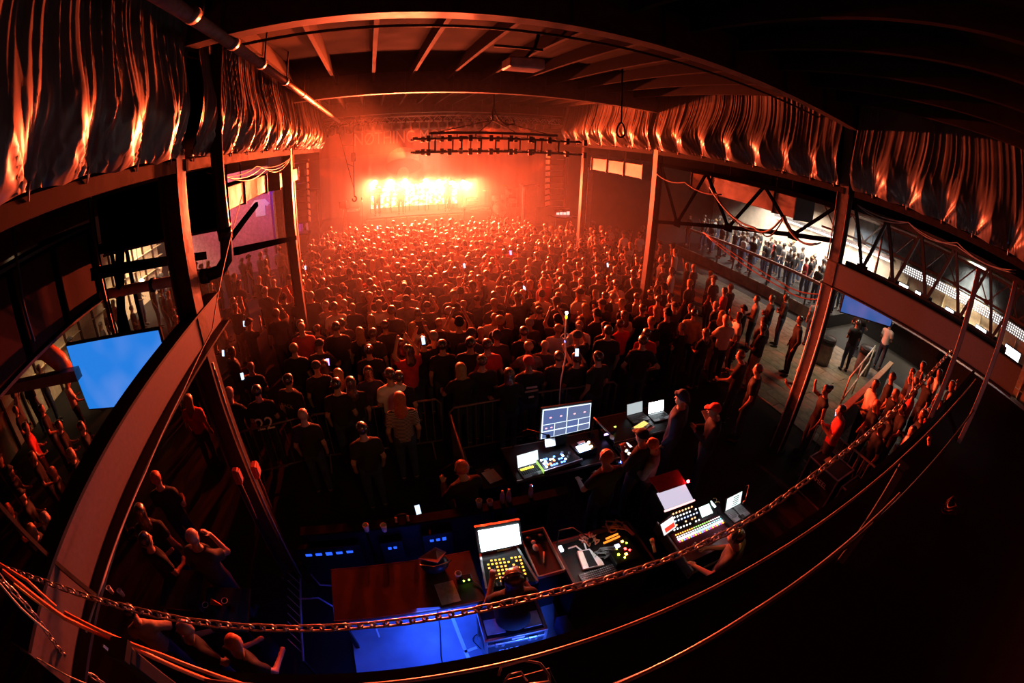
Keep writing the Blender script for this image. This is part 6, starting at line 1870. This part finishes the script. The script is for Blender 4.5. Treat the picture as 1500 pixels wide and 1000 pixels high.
NAMED = [
    # px, py, head height, yaw, label, options
    (376, 572, 1.70, .15, 'person in black shirt numbered 22 at the barricade', dict(pose='front', style='short', hair='dark')),
    (421, 556, 1.72, -.5, 'person in black shirt with printed back beside the numbered shirt', dict(pose='down', style='short', hair='dark', build=1.05)),
    (443, 607, 1.62, 0, 'bald person in dark top behind the left barricade rail', dict(pose='down', style='bald', shirt='black')),
    (571, 548, 1.70, .1, 'person in white T-shirt hugging another by the barricade', dict(pose='front', style='short', hair='brown', shirt='white')),
    (584, 552, 1.62, -.1, 'person beside the white T-shirt leaning head in', dict(pose='down', style='short', hair='brown', shirt='black')),
    (585, 583, 1.66, 0, 'long-haired woman in striped knit top walking behind the barricade', dict(pose='down', style='long', hair='red', female=True, shirt_mat=STRIPE)),
    (530, 628, 1.6, .2, 'person in black with pale collar in the dark left of the striped top', dict(pose='down', style='short', hair='dark')),
    (492, 562, 1.68, 0, 'person with lit ears and pale collar beside the barricade', dict(pose='down', style='short', hair='dark')),
    (513, 560, 1.64, .1, 'broad-haired woman beside the person with pale collar', dict(pose='down', style='long', hair='brown', female=True)),
    (676, 540, 1.64, .05, 'woman with long blond hair gripping the barricade', dict(pose='lean', style='long', hair='blond', female=True)),
    (706, 528, 1.70, .0, 'person with wide shoulders right of the blond woman at the barricade', dict(pose='down', style='short', hair='brown', build=1.1)),
    (747, 548, 1.60, .0, 'woman with long straight hair beside the red cap', dict(pose='lean', style='long', hair='brown', female=True)),
    (776, 530, 1.70, .0, 'person in bright red cap and printed shirt leaning on the barricade', dict(pose='lean', style='cap_back', hair='red', build=1.08)),
    (819, 522, 1.66, -.2, 'person raising a fist beside the lamp stand', dict(pose='phone_up', style='short', hair='brown')),
    (877, 522, 1.68, .3, 'person with lit collar right of the lamp stand', dict(pose='down', style='short', hair='dark')),
    (845, 524, 1.64, .1, 'person holding a bright phone right of the lamp stand', dict(pose='phone_up', style='short', hair='dark')),
    (620, 500, 1.66, .0, 'person raising both arms to film with a phone', dict(pose='both_up', style='short', hair='dark')),
    (598, 512, 1.66, .4, 'person in red top with arms lifted beside the filming person', dict(pose='both_up', style='long', hair='brown', shirt='red', female=True)),
    (648, 505, 1.70, .0, 'tall dark-shirted person right of the filming person', dict(pose='down', style='short', hair='dark')),
    (635, 492, 1.68, .0, 'grey-haired person just behind the filming person', dict(pose='down', style='short', hair='grey')),
    (728, 492, 1.66, 0., 'person in hood before the red cap', dict(pose='down', style='beanie', hair='charcoal', shirt='charcoal', sleeve='long')),
    (768, 485, 1.70, 0., 'clean-cropped person in black two rows before the red cap', dict(pose='down', style='short', hair='brown')),
    (430, 510, 1.7, 0., 'fair-haired person in the crowd above the printed-back shirt', dict(pose='down', style='short', hair='blond')),
    (492, 480, 1.74, 0., 'broad tall person in black amid the left crowd', dict(pose='down', style='short', hair='dark', build=1.15, h=1.85)),
    (540, 512, 1.66, 0., 'person with tied-up hair left of the raised arms', dict(pose='down', style='bun', hair='brown', female=True)),
    (942, 498, 1.74, -.35, 'person in black T-shirt standing hands on hips by the mixing area', dict(pose='hip', style='short', hair='brown', fingers=True, res=.018)),
    (955, 470, 1.70, .1, 'red-faced fair person behind the hands-on-hips person', dict(pose='down', style='short', hair='blond')),
    (1017, 458, 1.7, -.7, 'person in pale shirt walking near the right aisle', dict(pose='down', style='short', hair='dark', shirt='tan')),
    (1058, 460, 1.66, -.9, 'fair-haired person in tan trousers turned to the stage at the aisle edge', dict(pose='folded', style='long', hair='blond', trousers='tan', female=True)),
    (1132, 436, 1.72, .9, 'person in dark jacket with folded arms at the aisle edge', dict(pose='folded', style='short', hair='brown', sleeve='long')),
    (1153, 434, 1.72, .8, 'person in black top and jeans standing alone in the right aisle', dict(pose='folded', style='short', hair='dark', sleeve='long')),
    (1173, 467, 1.72, .9, 'person in long dark coat on the aisle boards', dict(pose='down', style='short', hair='dark', sleeve='long', trousers='black')),
    (1110, 437, 1.70, .8, 'person in teal scarf and pale jacket at the aisle edge', dict(pose='front', style='short', hair='brown', shirt='grey', sleeve='long')),
    (1237, 600, 1.68, .6, 'person in red T-shirt holding a phone at the bike barrier', dict(pose='phone_down', style='short', hair='dark', shirt='red', build=1.1)),
    (1212, 570, 1.62, .9, 'woman in tank top raising a drink by the right column', dict(pose='phone_up', style='bun', hair='dark', female=True, sleeve='none')),
    (1313, 575, 1.62, .8, 'woman with long fair hair under the chain', dict(pose='front', style='long', hair='blond', female=True)),
    (1285, 592, 1.60, .8, 'woman with red-lit hair beside the fair one', dict(pose='down', style='long', hair='red', female=True)),
    (1293, 625, 1.62, .9, 'bald person close to the bike barrier', dict(pose='down', style='bald', skin=1)),
    (1326, 596, 1.64, .9, 'person leaning over beside the bald person near the barrier', dict(pose='lean', style='short', hair='dark')),
    (1178, 540, 1.62, .7, 'person holding a glowing phone left of the right column', dict(pose='phone_down', style='short', hair='dark')),
    (1112, 540, 1.7, .5, 'cropped-haired person in dark top below the aisle boards', dict(pose='down', style='short', hair='brown')),
    (1090, 520, 1.66, .4, 'person bowing forward near the right of the mixing area', dict(pose='lean', style='short', hair='brown')),
    # left of the broad beam
    (85, 622, 1.62, -.9, 'red-lit person with short dark hair left of the broad beam, topmost pair, outer', dict(pose='front', style='short', hair='dark', res=.03)),
    (118, 624, 1.62, -.9, 'red-lit person with short brown hair left of the broad beam, topmost pair, inner', dict(pose='front', style='short', hair='brown', res=.03)),
    (47, 668, 1.62, -.9, 'red-lit person with long brown hair left of the broad beam, second row, outer', dict(pose='front', style='long', hair='brown', res=.03)),
    (76, 690, 1.62, -.9, 'red-lit person with a shaved head left of the broad beam, second row, middle', dict(pose='front', style='bald', hair='dark', res=.03)),
    (103, 664, 1.62, -.9, 'red-lit person with short blond hair left of the broad beam, second row, inner', dict(pose='front', style='short', hair='blond', res=.03)),
    (30, 724, 1.62, -.9, 'red-lit person with a dark cap left of the broad beam, third row, inner', dict(pose='front', style='cap', hair='black', res=.03)),
    (12, 745, 1.62, -.9, 'red-lit person with short red hair left of the broad beam, third row, outer', dict(pose='front', style='short', hair='red', res=.03)),
    (46, 775, 1.62, -.9, 'red-lit person with long blond hair left of the broad beam, lowest row, inner', dict(pose='front', style='long', hair='blond', res=.03)),
    (66, 758, 1.62, -.9, 'red-lit person with short grey hair left of the broad beam, beside the lowest row', dict(pose='front', style='short', hair='grey', res=.03)),
    (14, 690, 1.62, -.9, 'red-lit person with a dark beanie left of the broad beam, far edge under the duct', dict(pose='front', style='beanie', hair='charcoal', res=.03)),
    (22, 600, 1.62, -.9, 'red-lit person with short dark hair left of the broad beam, just under the duct, outer', dict(pose='front', style='short', hair='dark', res=.03)),
    (60, 598, 1.62, -.9, 'red-lit person with short brown hair left of the broad beam, just under the duct, inner', dict(pose='front', style='short', hair='brown', res=.03)),
    # lower left, by the high tables
    (280, 786, 1.70, -.2, 'bald person in striped shirt with a hand to the face, lower left', dict(pose='to_face', style='bald', shirt='charcoal', fingers=True, res=.016, build=1.1)),
    (262, 922, 1.68, -.6, 'bald person reaching an arm out below the chain', dict(pose='reach_desk', style='bald', shirt='black', fingers=True, res=.016)),
    (336, 945, 1.60, -.5, 'person with reddish hair in the dark below the chain', dict(pose='reach_desk', style='short', hair='red')),
    (190, 900, 1.55, .4, 'person in pale creased top seen from above beside the chain', dict(pose='lean', style='short', hair='dark', shirt='tan', sleeve='long')),
    (212, 790, 1.64, -.4, 'person with lit jaw left of the bald person in stripes', dict(pose='front', style='short', hair='dark')),
    (205, 748, 1.66, .2, 'woman with swinging hair beyond the broad beam', dict(pose='down', style='long', hair='brown', female=True)),
    (228, 700, 1.66, .2, 'person blurred in the dark just right of the broad beam', dict(pose='front', style='short', hair='red')),
]
for px, py, hz, yaw, lab, kw in NAMED:
    x, y = spot(px, py, hz)
    kw.setdefault('h', hz + .08)
    kw.setdefault('res', .024)
    o = person(x, y, yaw, lab, **kw)
    if 'numbered 22' in lab:
        text('number', '22', .34, mat('shirt_print', (.85, .75, .5), .8), o, (0, -.158, 1.12), (PI / 2, 0, 0), .001)
    if 'printed back' in lab:
        text('print', 'BACK', .10, mat('shirt_print_gold', (.55, .38, .10), .8), o, (0, -.165, 1.27), (PI / 2, 0, 0), .001)
    if 'red cap' in lab and 'printed' in lab:
        pr = mat('shirt_print_pale', (.6, .5, .45), .8)
        for q, (w_, z_) in enumerate(((.2, 1.27), (.24, 1.20), (.1, 1.08))):
            part('print', MB().box((0, -.155, z_), (w_, .03, .035), None, .01), pr, o, world=False)
# random audience: nave, right aisle, left aisle and the right platform
LOOKS = []
POSE_MIX = ['down', 'down', 'front', 'folded', 'down', 'phone_up', 'front', 'down', 'lean', 'both_up']
def near_named(x, y, d=.48):
    return any((x - a) ** 2 + (y - b) ** 2 < d * d for a, b in PEOPLE)
cand = []
yy = 6.75
row = 0
while yy < 20.0:
    xx = -1.9 + (.3 if row % 2 else 0) - (0.6 if yy > 9 else 0)
    right = 7.6 + max(0, (yy - 9)) * .28
    while xx < right:
        x, y = xx + RNG.uniform(-.13, .13), yy + RNG.uniform(-.13, .13)
        if all(not (abs(x - cx) < .42 and abs(y - cy_) < .42) for cx in (XL - 1.1, XL - .1, XR + .1, XR + .9) for cy_ in BAYS) and not near_named(x, y):
            cand.append((x, y, 0.0, 'nave'))
        xx += .55
    yy += .54
    row += 1
for k in range(150):                               # right aisle floor
    x, y = RNG.uniform(7.8, 12.5), RNG.uniform(5.5, 18)
    if x > 8.6 + (y - 5) * .35 or (y < 8 and x > 9.5):
        continue
    if all((x - a) ** 2 + (y - b) ** 2 > .3 for a, b, _, _ in cand) and not near_named(x, y):
        cand.append((x, y, 0.0, 'right'))
for k in range(100):                               # near right, along the low barrier
    x, y = RNG.uniform(7.9, 13.0), RNG.uniform(1.0, 3.4)
    if y < 3.0 and all((x - a) ** 2 + (y - b) ** 2 > .3 for a, b, _, _ in cand) and not near_named(x, y) and not (6.6 < x < 8.2 and y < 3.0):
        cand.append((x, y, 0.0, 'lounge'))
for k in range(420):                               # raised platform of the right aisle
    x, y = RNG.uniform(15.9, 18.8), RNG.uniform(8.4, 18.5)
    if all((x - a) ** 2 + (y - b) ** 2 > .32 for a, b, _, _ in cand):
        cand.append((x, y, 0.55, 'platform'))
for k in range(140):                               # left aisle
    x, y = RNG.uniform(-10.5, -2.4), RNG.uniform(4.3, 17.5)
    if y < 6 and x > -5:
        continue
    if all((x - a) ** 2 + (y - b) ** 2 > (.36 if y > 8 else .6) for a, b, _, _ in cand) and not near_named(x, y):
        cand.append((x, y, 0.0, 'left'))
eye = np.array(EYE)
cand = [c for c in cand if not any(abs(c[0] - cx) < .45 and abs(c[1] - cy_) < .45 for cx, cy_ in ((XL - .1, 3.8), (XL - .1, 9.72), (XL - 1.1, 15.6), (XR + .1, 3.9), (XR + .1, 9.72), (XR + .9, 15.6)))]
cand = [c for c in cand if not (c[1] > 17.9 and (c[0] > 6.9 or c[0] < -2.3) and c[3] != 'platform')]
cand.sort(key=lambda c: (c[0] - EYE[0]) ** 2 + (c[1] - EYE[1]) ** 2)
def where(x, y, area):
    if area == 'nave':
        a = 'rows behind the barricade' if y < 8 else 'near stage crowd' if y < 10 else 'middle stage crowd'
        b = ['at the left columns', 'left of centre', 'in the centre', 'right of centre', 'at the right columns'][int(max(0, min(4, (x + 2) / 1.9)))]
        return a + ', ' + b
    if area == 'left':
        return 'left aisle, ' + ('near the bar' if x < -7 else 'in its middle' if x < -4.5 else 'next to the columns')
    if area == 'right':
        return 'right aisle, ' + ('beside the columns' if x < 9.2 else 'out on the floor')
    return 'low right partition, ' + ('nearer the columns' if x < 9.6 else 'in the middle' if x < 11.4 else 'nearer the bar')
GROUPS = {'nave': 'crowd before the stage', 'right': 'crowd in the right aisle', 'lounge': 'guests by the right barrier', 'platform': 'guests on the right platform', 'left': 'guests in the left aisle'}
POSEWORD = {'down': 'arms down', 'front': 'hands at chest', 'folded': 'arms folded', 'phone_up': 'one arm raised', 'lean': 'leaning forward', 'both_up': 'both arms raised'}
STYLES = [('short', 'dark', False, 'short dark hair'), ('short', 'brown', False, 'short brown hair'), ('long', 'blond', True, 'long blond hair'), ('bald', 'dark', False, 'a shaved head'),
          ('short', 'dark', False, 'short dark hair'), ('long', 'brown', True, 'long brown hair'), ('cap', 'charcoal', False, 'a dark cap'), ('short', 'blond', False, 'short fair hair'),
          ('short', 'grey', False, 'short grey hair'), ('beanie', 'black', False, 'a black beanie'), ('short', 'brown', False, 'short brown hair')]
SHIRTS = ['black'] * 6 + ['charcoal'] * 3 + ['navy', 'grey', 'red', 'white']
n_ind = 0
USED = set()
LIMIT = 300 - len(PEOPLE) - 12
MERGED = {}
far = []
for c in cand:
    x, y, z, area = c
    st, hc, fem, hw = RNG.choice(STYLES)
    pose = RNG.choice(POSE_MIX)
    if area == 'platform' and pose in ('both_up', 'lean'):
        pose = 'front'
    sh = RNG.choice(SHIRTS)
    h = RNG.uniform(1.56, 1.70) if fem else RNG.uniform(1.66, 1.88)
    yaw = RNG.gauss(0, .3)
    if area in ('right', 'platform'):
        yaw += math.atan2(x - 2.6, 24 - y)
    if area == 'lounge':
        yaw += .6
    if area == 'left':
        yaw -= math.atan2(2.6 - x, 24 - y) * 1.0
    if n_ind < LIMIT and not (area == 'platform'):
        d2 = math.hypot(x, y)
        res = .03 if d2 < 9.5 else .042
        for _ in range(14):
            lab = '%s-shirted person, %s, %s, %s' % (sh, hw, POSEWORD[pose], where(x, y, area))
            if lab not in USED:
                break
            st, hc, fem, hw = RNG.choice(STYLES)
            pose = RNG.choice(['down', 'front', 'folded', 'lean', 'phone_up', 'both_up'])
            sh = RNG.choice(SHIRTS[4:])
        USED.add(lab)
        person(x, y, yaw, lab, pose, st, hc, sh, RNG.choice(['denim', 'black', 'charcoal', 'tan'] if area != 'nave' else ['denim', 'black']), RNG.choice([0, 0, 0, 1, 2]), 'short', res,
               h=h, z=z, group=GROUPS[area], female=fem)
        n_ind += 1
    else:
        far.append((x, y, z, yaw, h, pose if pose != 'lean' else 'down', st, hc, sh))

# everyone beyond the nearest three hundred: one mesh
SLOTS = [SKIN[0], CLOTH['black'], CLOTH['charcoal'], CLOTH['grey'], CLOTH['white'], CLOTH['red'], CLOTH['denim'], SHOE, HAIR['dark'], HAIR['brown'], HAIR['blond'], HAIR['grey']]
SI = {'black': 1, 'charcoal': 2, 'navy': 1, 'grey': 3, 'white': 4, 'red': 5}
HI = {'dark': 8, 'brown': 9, 'blond': 10, 'grey': 11, 'charcoal': 2, 'black': 1, 'red': 5}
for nm, sel in (('crowd', lambda f: f[2] < .3), ('crowd', lambda f: f[2] >= .3)):
    Vs, Qs, Ms = [], [], []
    base = 0
    fs = [f for f in far if sel(f)]
    for x, y, z, yaw, h, pose, st, hc, sh in fs:
        V, Q, M = merged_mesh(pose, st, 'short', .052)
        k = h / 1.75
        c, s = math.cos(yaw) * k, math.sin(yaw) * k
        W = np.stack([V[:, 0] * c - V[:, 1] * s + x, V[:, 0] * s + V[:, 1] * c + y, V[:, 2] * k + z], 1)
        lut = np.array([0, SI[sh], 6, 7, 7, HI[hc]])
        Vs.append(W)
        Qs.append(Q + base)
        Ms.append(lut[M])
        base += len(W)
    o = put(nm, np_mesh(nm, np.concatenate(Vs), np.concatenate(Qs), np.concatenate(Ms), SLOTS), SLOTS[0])
    far_nave = fs is not None and fs[0][2] < .3
    tag(o, 'far part of the packed audience close to the stage' if far_nave else 'people lined up on the raised platform by the right wall', 'crowd', None, 'stuff')
print('PEOPLE', len(PEOPLE), 'far', len(far))

# phones held up in the crowd
PHG = glow('phone_glow', (0.6, 0.78, 1.0), 1.6)
for i, (px, py, z, lab) in enumerate(((447, 392, 1.62, 'glowing phone by the second left column'), (553, 333, 1.75, 'tiny lit phone near the stage, left'), (748, 370, 1.8, 'pale purple phone held upright in the mid crowd'),
                                       (890, 388, 1.7, 'small white phone light right of the mid crowd'), (680, 389, 1.72, 'phone light in the centre of the crowd'), (327, 517, 1.5, 'bright phone at the left edge of the crowd'),
                                       (480, 530, 1.4, 'violet phone glow left of the barricade centre'), (355, 551, 1.45, 'small phone light above the numbered shirt'), (412, 580, 1.35, 'pale cyan phone beside the numbered shirt'),
                                       (620, 499, 1.82, 'phone held overhead by the filming person'), (845, 516, 1.78, 'white phone held up right of the lamp stand'), (1224, 604, 1.2, 'phone in the hand of the red T-shirt wearer'),
                                       (612, 746, 1.12, 'small blue phone on the counter wall'), (768, 422, 1.66, 'pale phone in the centre right crowd'), (358, 474, 1.6, 'faint phone in the left crowd'))):
    p = at(px, py, z=z)
    ph = thing('phone', p, lab, 'phone', 'lit phones in the crowd')
    q = MB().box((0, 0, 0), (.072, .009, .145), None, .004)
    part('case', q, BLACKG, ph, world=False)
    part('screen', MB().box((0, -.0055, 0), (.064, .002, .132)), PHG if i not in (6, 2) else glow('phone_violet', (.5, .3, 1.0), 3.0), ph, world=False)
    ph.rotation_euler = (-.35, 0, RNG.uniform(-.3, .3))
# ================================================================== the balcony: slab, rails, posts, chain
structure('balcony_floor', MB().span((-1.25, -2.9, 3.5), (6.5, .57, 3.7)), BLACK, label='dark balcony slab under the camera')
structure('trim_8', MB().span((-1.25, .56, 3.62), (6.5, .60, 3.73)), BLACK, label='steel edge angle of the balcony slab')
gr_ = thing('guard_rail', (1.8, .33, 3.7), 'steel guard rail along the balcony edge, lit orange', 'railing')
rail = [at(px, py, z=4.3) for px, py in ((300, 1015), (400, 1000), (680, 975), (860, 930), (980, 900), (1100, 830), (1200, 770), (1330, 680), (1450, 570))]
rail2 = [Vector((p.x, .335 - .012 * max(0, p.x), 4.3)) for p in rail]
part('top_rail', MB().tube(rail2, .0052, 10), RAILM, gr_, True)
part('mid_rail', MB().tube([Vector((-.4, .27, 4.02)), Vector((1.2, .26, 4.02)), Vector((4.0, .2, 4.02))], .008, 9), STEELD, gr_, True)
part('toe_rail', MB().tube([Vector((.1, .20, 4.28)), Vector((.7, .21, 4.29)), Vector((1.6, .2, 4.29))], .006, 8), RAILM, gr_, True)
PR = mat('post_red', (.05, .015, .014), .6)
for i, (x, y, zt) in enumerate(((4.0, .6, 5.06), (4.0, .2, 5.12), (-.75, .33, 4.4), (1.75, .27, 4.33))):
    part('post', MB().box((x, y, (3.7 + zt) / 2), (.05, .05, zt - 3.7), None, .006), PR if i < 2 else STEELD, gr_)
    part('post_cap', MB().box((x, y, zt + .005), (.06, .06, .02)), PR if i < 2 else STEELD, gr_)
# chain of oval links
LINK = MB()
lp = []
for k in range(14):
    a = 2 * PI * k / 14
    lp.append((.0135 * math.sin(a), math.copysign(.0145, math.cos(a)) * (1 if abs(math.cos(a)) > .2 else 0) + .0135 * math.cos(a), 0))
LINK.tube([(p[0], p[1], p[2]) for p in lp], .0047, 6, True)
LME = LINK.mesh('link', True)
LME.materials.append(CHAINM)
def chain(pts, label, pitch=.0425):
    pts = [Vector(p) for p in pts]
    # smooth polyline
    seg = []
    for i in range(len(pts) - 1):
        p0, p1, p2, p3 = pts[max(0, i - 1)], pts[i], pts[i + 1], pts[min(len(pts) - 1, i + 2)]
        for k in range(40):
            t = k / 40
            seg.append(.5 * ((2 * p1) + (-p0 + p2) * t + (2 * p0 - 5 * p1 + 4 * p2 - p3) * t * t + (-p0 + 3 * p1 - 3 * p2 + p3) * t ** 3))
    seg.append(pts[-1])
    t = thing('chain', min(pts, key=lambda p: p.z), label, 'chain')
    acc, nxt, k = 0.0, 0.0, 0
    for a, b in zip(seg[:-1], seg[1:]):
        L = (b - a).length
        while nxt <= acc + L and L > 0:
            p = a.lerp(b, (nxt - acc) / L)
            d = (b - a).normalized()
            side = d.cross(Vector((0, 0, 1))).normalized()
            up = side.cross(d)
            tw = math.radians(12 + RNG.uniform(-9, 9)) + (PI / 2 if k % 2 else 0)
            s2 = side * math.cos(tw) + up * math.sin(tw)
            n2 = s2.cross(d)
            o = bpy.data.objects.new('link', LME)
            COL.objects.link(o)
            o.parent = t
            o.matrix_local = Matrix.Translation(p - t.location) @ Matrix((s2, d, n2)).transposed().to_4x4()
            k += 1
            nxt += pitch
        acc += L
    return t
chain([at(px, py, y=yy_) for px, py, yy_ in ((-30, 815, .72), (60, 850, .71), (150, 880, .7), (300, 912, .7), (450, 920, .7), (660, 900, .7), (800, 870, .7), (980, 818, .7), (1100, 760, .69), (1200, 690, .67), (1300, 610, .64), (1394, 512, .6))],
      'long rusty steel chain slung across the front of the balcony')
chain([at(px, py, y=.5) for px, py in ((-20, 820), (0, 845), (50, 900), (100, 965), (150, 1000), (180, 1030))], 'second chain hanging at the lower left corner')
# cables running along the lower left
for i, (pts, m, r, lab) in enumerate((
        (((0, 826), (40, 850), (82, 888)), mat('orange_cable', (.8, .25, .1), .4), .005, 'short orange cable at the far lower left'),
        (((4, 836), (30, 856), (95, 905), (190, 945), (330, 1005)), mat('orange_cable', (.8, .25, .1), .4), .007, 'long orange cable crossing the lower left, lower line'),
        (((95, 897), (150, 925), (240, 960), (300, 983), (360, 1003)), mat('orange_cable', (.8, .25, .1), .4), .006, 'long orange cable crossing the lower left, upper line'),
        (((20, 855), (60, 885), (95, 907)), mat('yellow_cable', (.7, .6, .25), .4), .005, 'yellow cable running beside the orange ones at lower left'),
        (((0, 855), (30, 890), (70, 925)), mat('grey_green_cable', (.35, .4, .36), .4), .005, 'grey-green cable at the far lower left'),
        (((30, 950), (60, 967), (100, 990), (130, 1003)), mat('grey_green_cable', (.35, .4, .36), .4), .005, 'grey-green cable in the lower left corner'))):
    solo('cable', MB().tube([at(px, py, y=.36) for px, py in pts], r, 7), m, lab, 'cable', smooth=True)
solo('stay_wire', MB().tube([(-1.5, 4.86, 4.87), (-1.5, 3.36, 3.92), (-1.5, 2.55, 3.83), (-1.5, 1.7, 3.8), (-1.5, .91, 3.82), (-1.5, .6, 3.85)], .006, 6), ROPE, 'pale wire stretched along the broad left beam', 'wire', smooth=True)
solo('steel_strut', MB().bar(at(150, 880, y=.9), at(-40, 690, y=.9), .025, .02), STEELD, 'thin dark brace crossing the lower left corner', 'strut')
solo('steel_strut', MB().bar(at(150, 945, y=.8), at(182, 970, y=.8), .02, .02), ALU, 'short pale bar under the orange cables', 'strut')
# pipe clamp on the rail
cl = thing('pipe_clamp', at(775, 990, z=4.27), 'orange-lit pipe clamp gripping the balcony rail', 'clamp')
c0 = cl.location.copy()
part('jaw', MB().tube([(-.06, .02, 0), (-.05, .035, .015), (.0, .035, .02), (.03, .02, .012), (.04, -.01, 0), (.03, -.05, -.005)], .0035, 6), RAILM, cl, True, False)
part('jaw', MB().tube([(-.055, .0, .0), (-.04, .012, .012), (-.015, .012, .012), (-.008, -.01, 0)], .003, 6), RAILM, cl, True, False)
part('bolt', MB().cyl((-.02, -.02, 0), (.035, -.03, 0), .006), RAILM, cl, True, False)
part('plate', MB().box((0, -.02, -.012), (.1, .06, .008), None, .002), BLACK, cl, False, False)
hk = thing('hose_coil', at(1392, 745, z=3.725), 'coil of dark hose on the balcony floor at the right', 'hose')
for r_, z_ in ((.09, 0), (.075, .02), (.06, .04)):
    part('turn', MB().tube([(r_ * math.cos(q), r_ * .7 * math.sin(q), z_ + .02 * math.sin(2 * q)) for q in np.linspace(0, 2 * PI, 21)[:-1]], .008, 7, True), mat('hose_dark_red', (.03, .012, .01), .4), hk, True, False)
fb = thing('fan_bracket', at(1355, 650, z=4.2), 'small bracket with glinting bolts on the dark right parapet', 'bracket')
part('arm', MB().bar((-.1, 0, .1), (.12, .0, 0), .02, .02), RAILM, fb, False, False)
for k in range(3):
    part('bolt', MB().sphere((-.06 + .07 * k, -.015, .06 - .04 * k), .012, 8, 5), mat('copper_bolt', (.7, .2, .1), .3), fb, True, False)
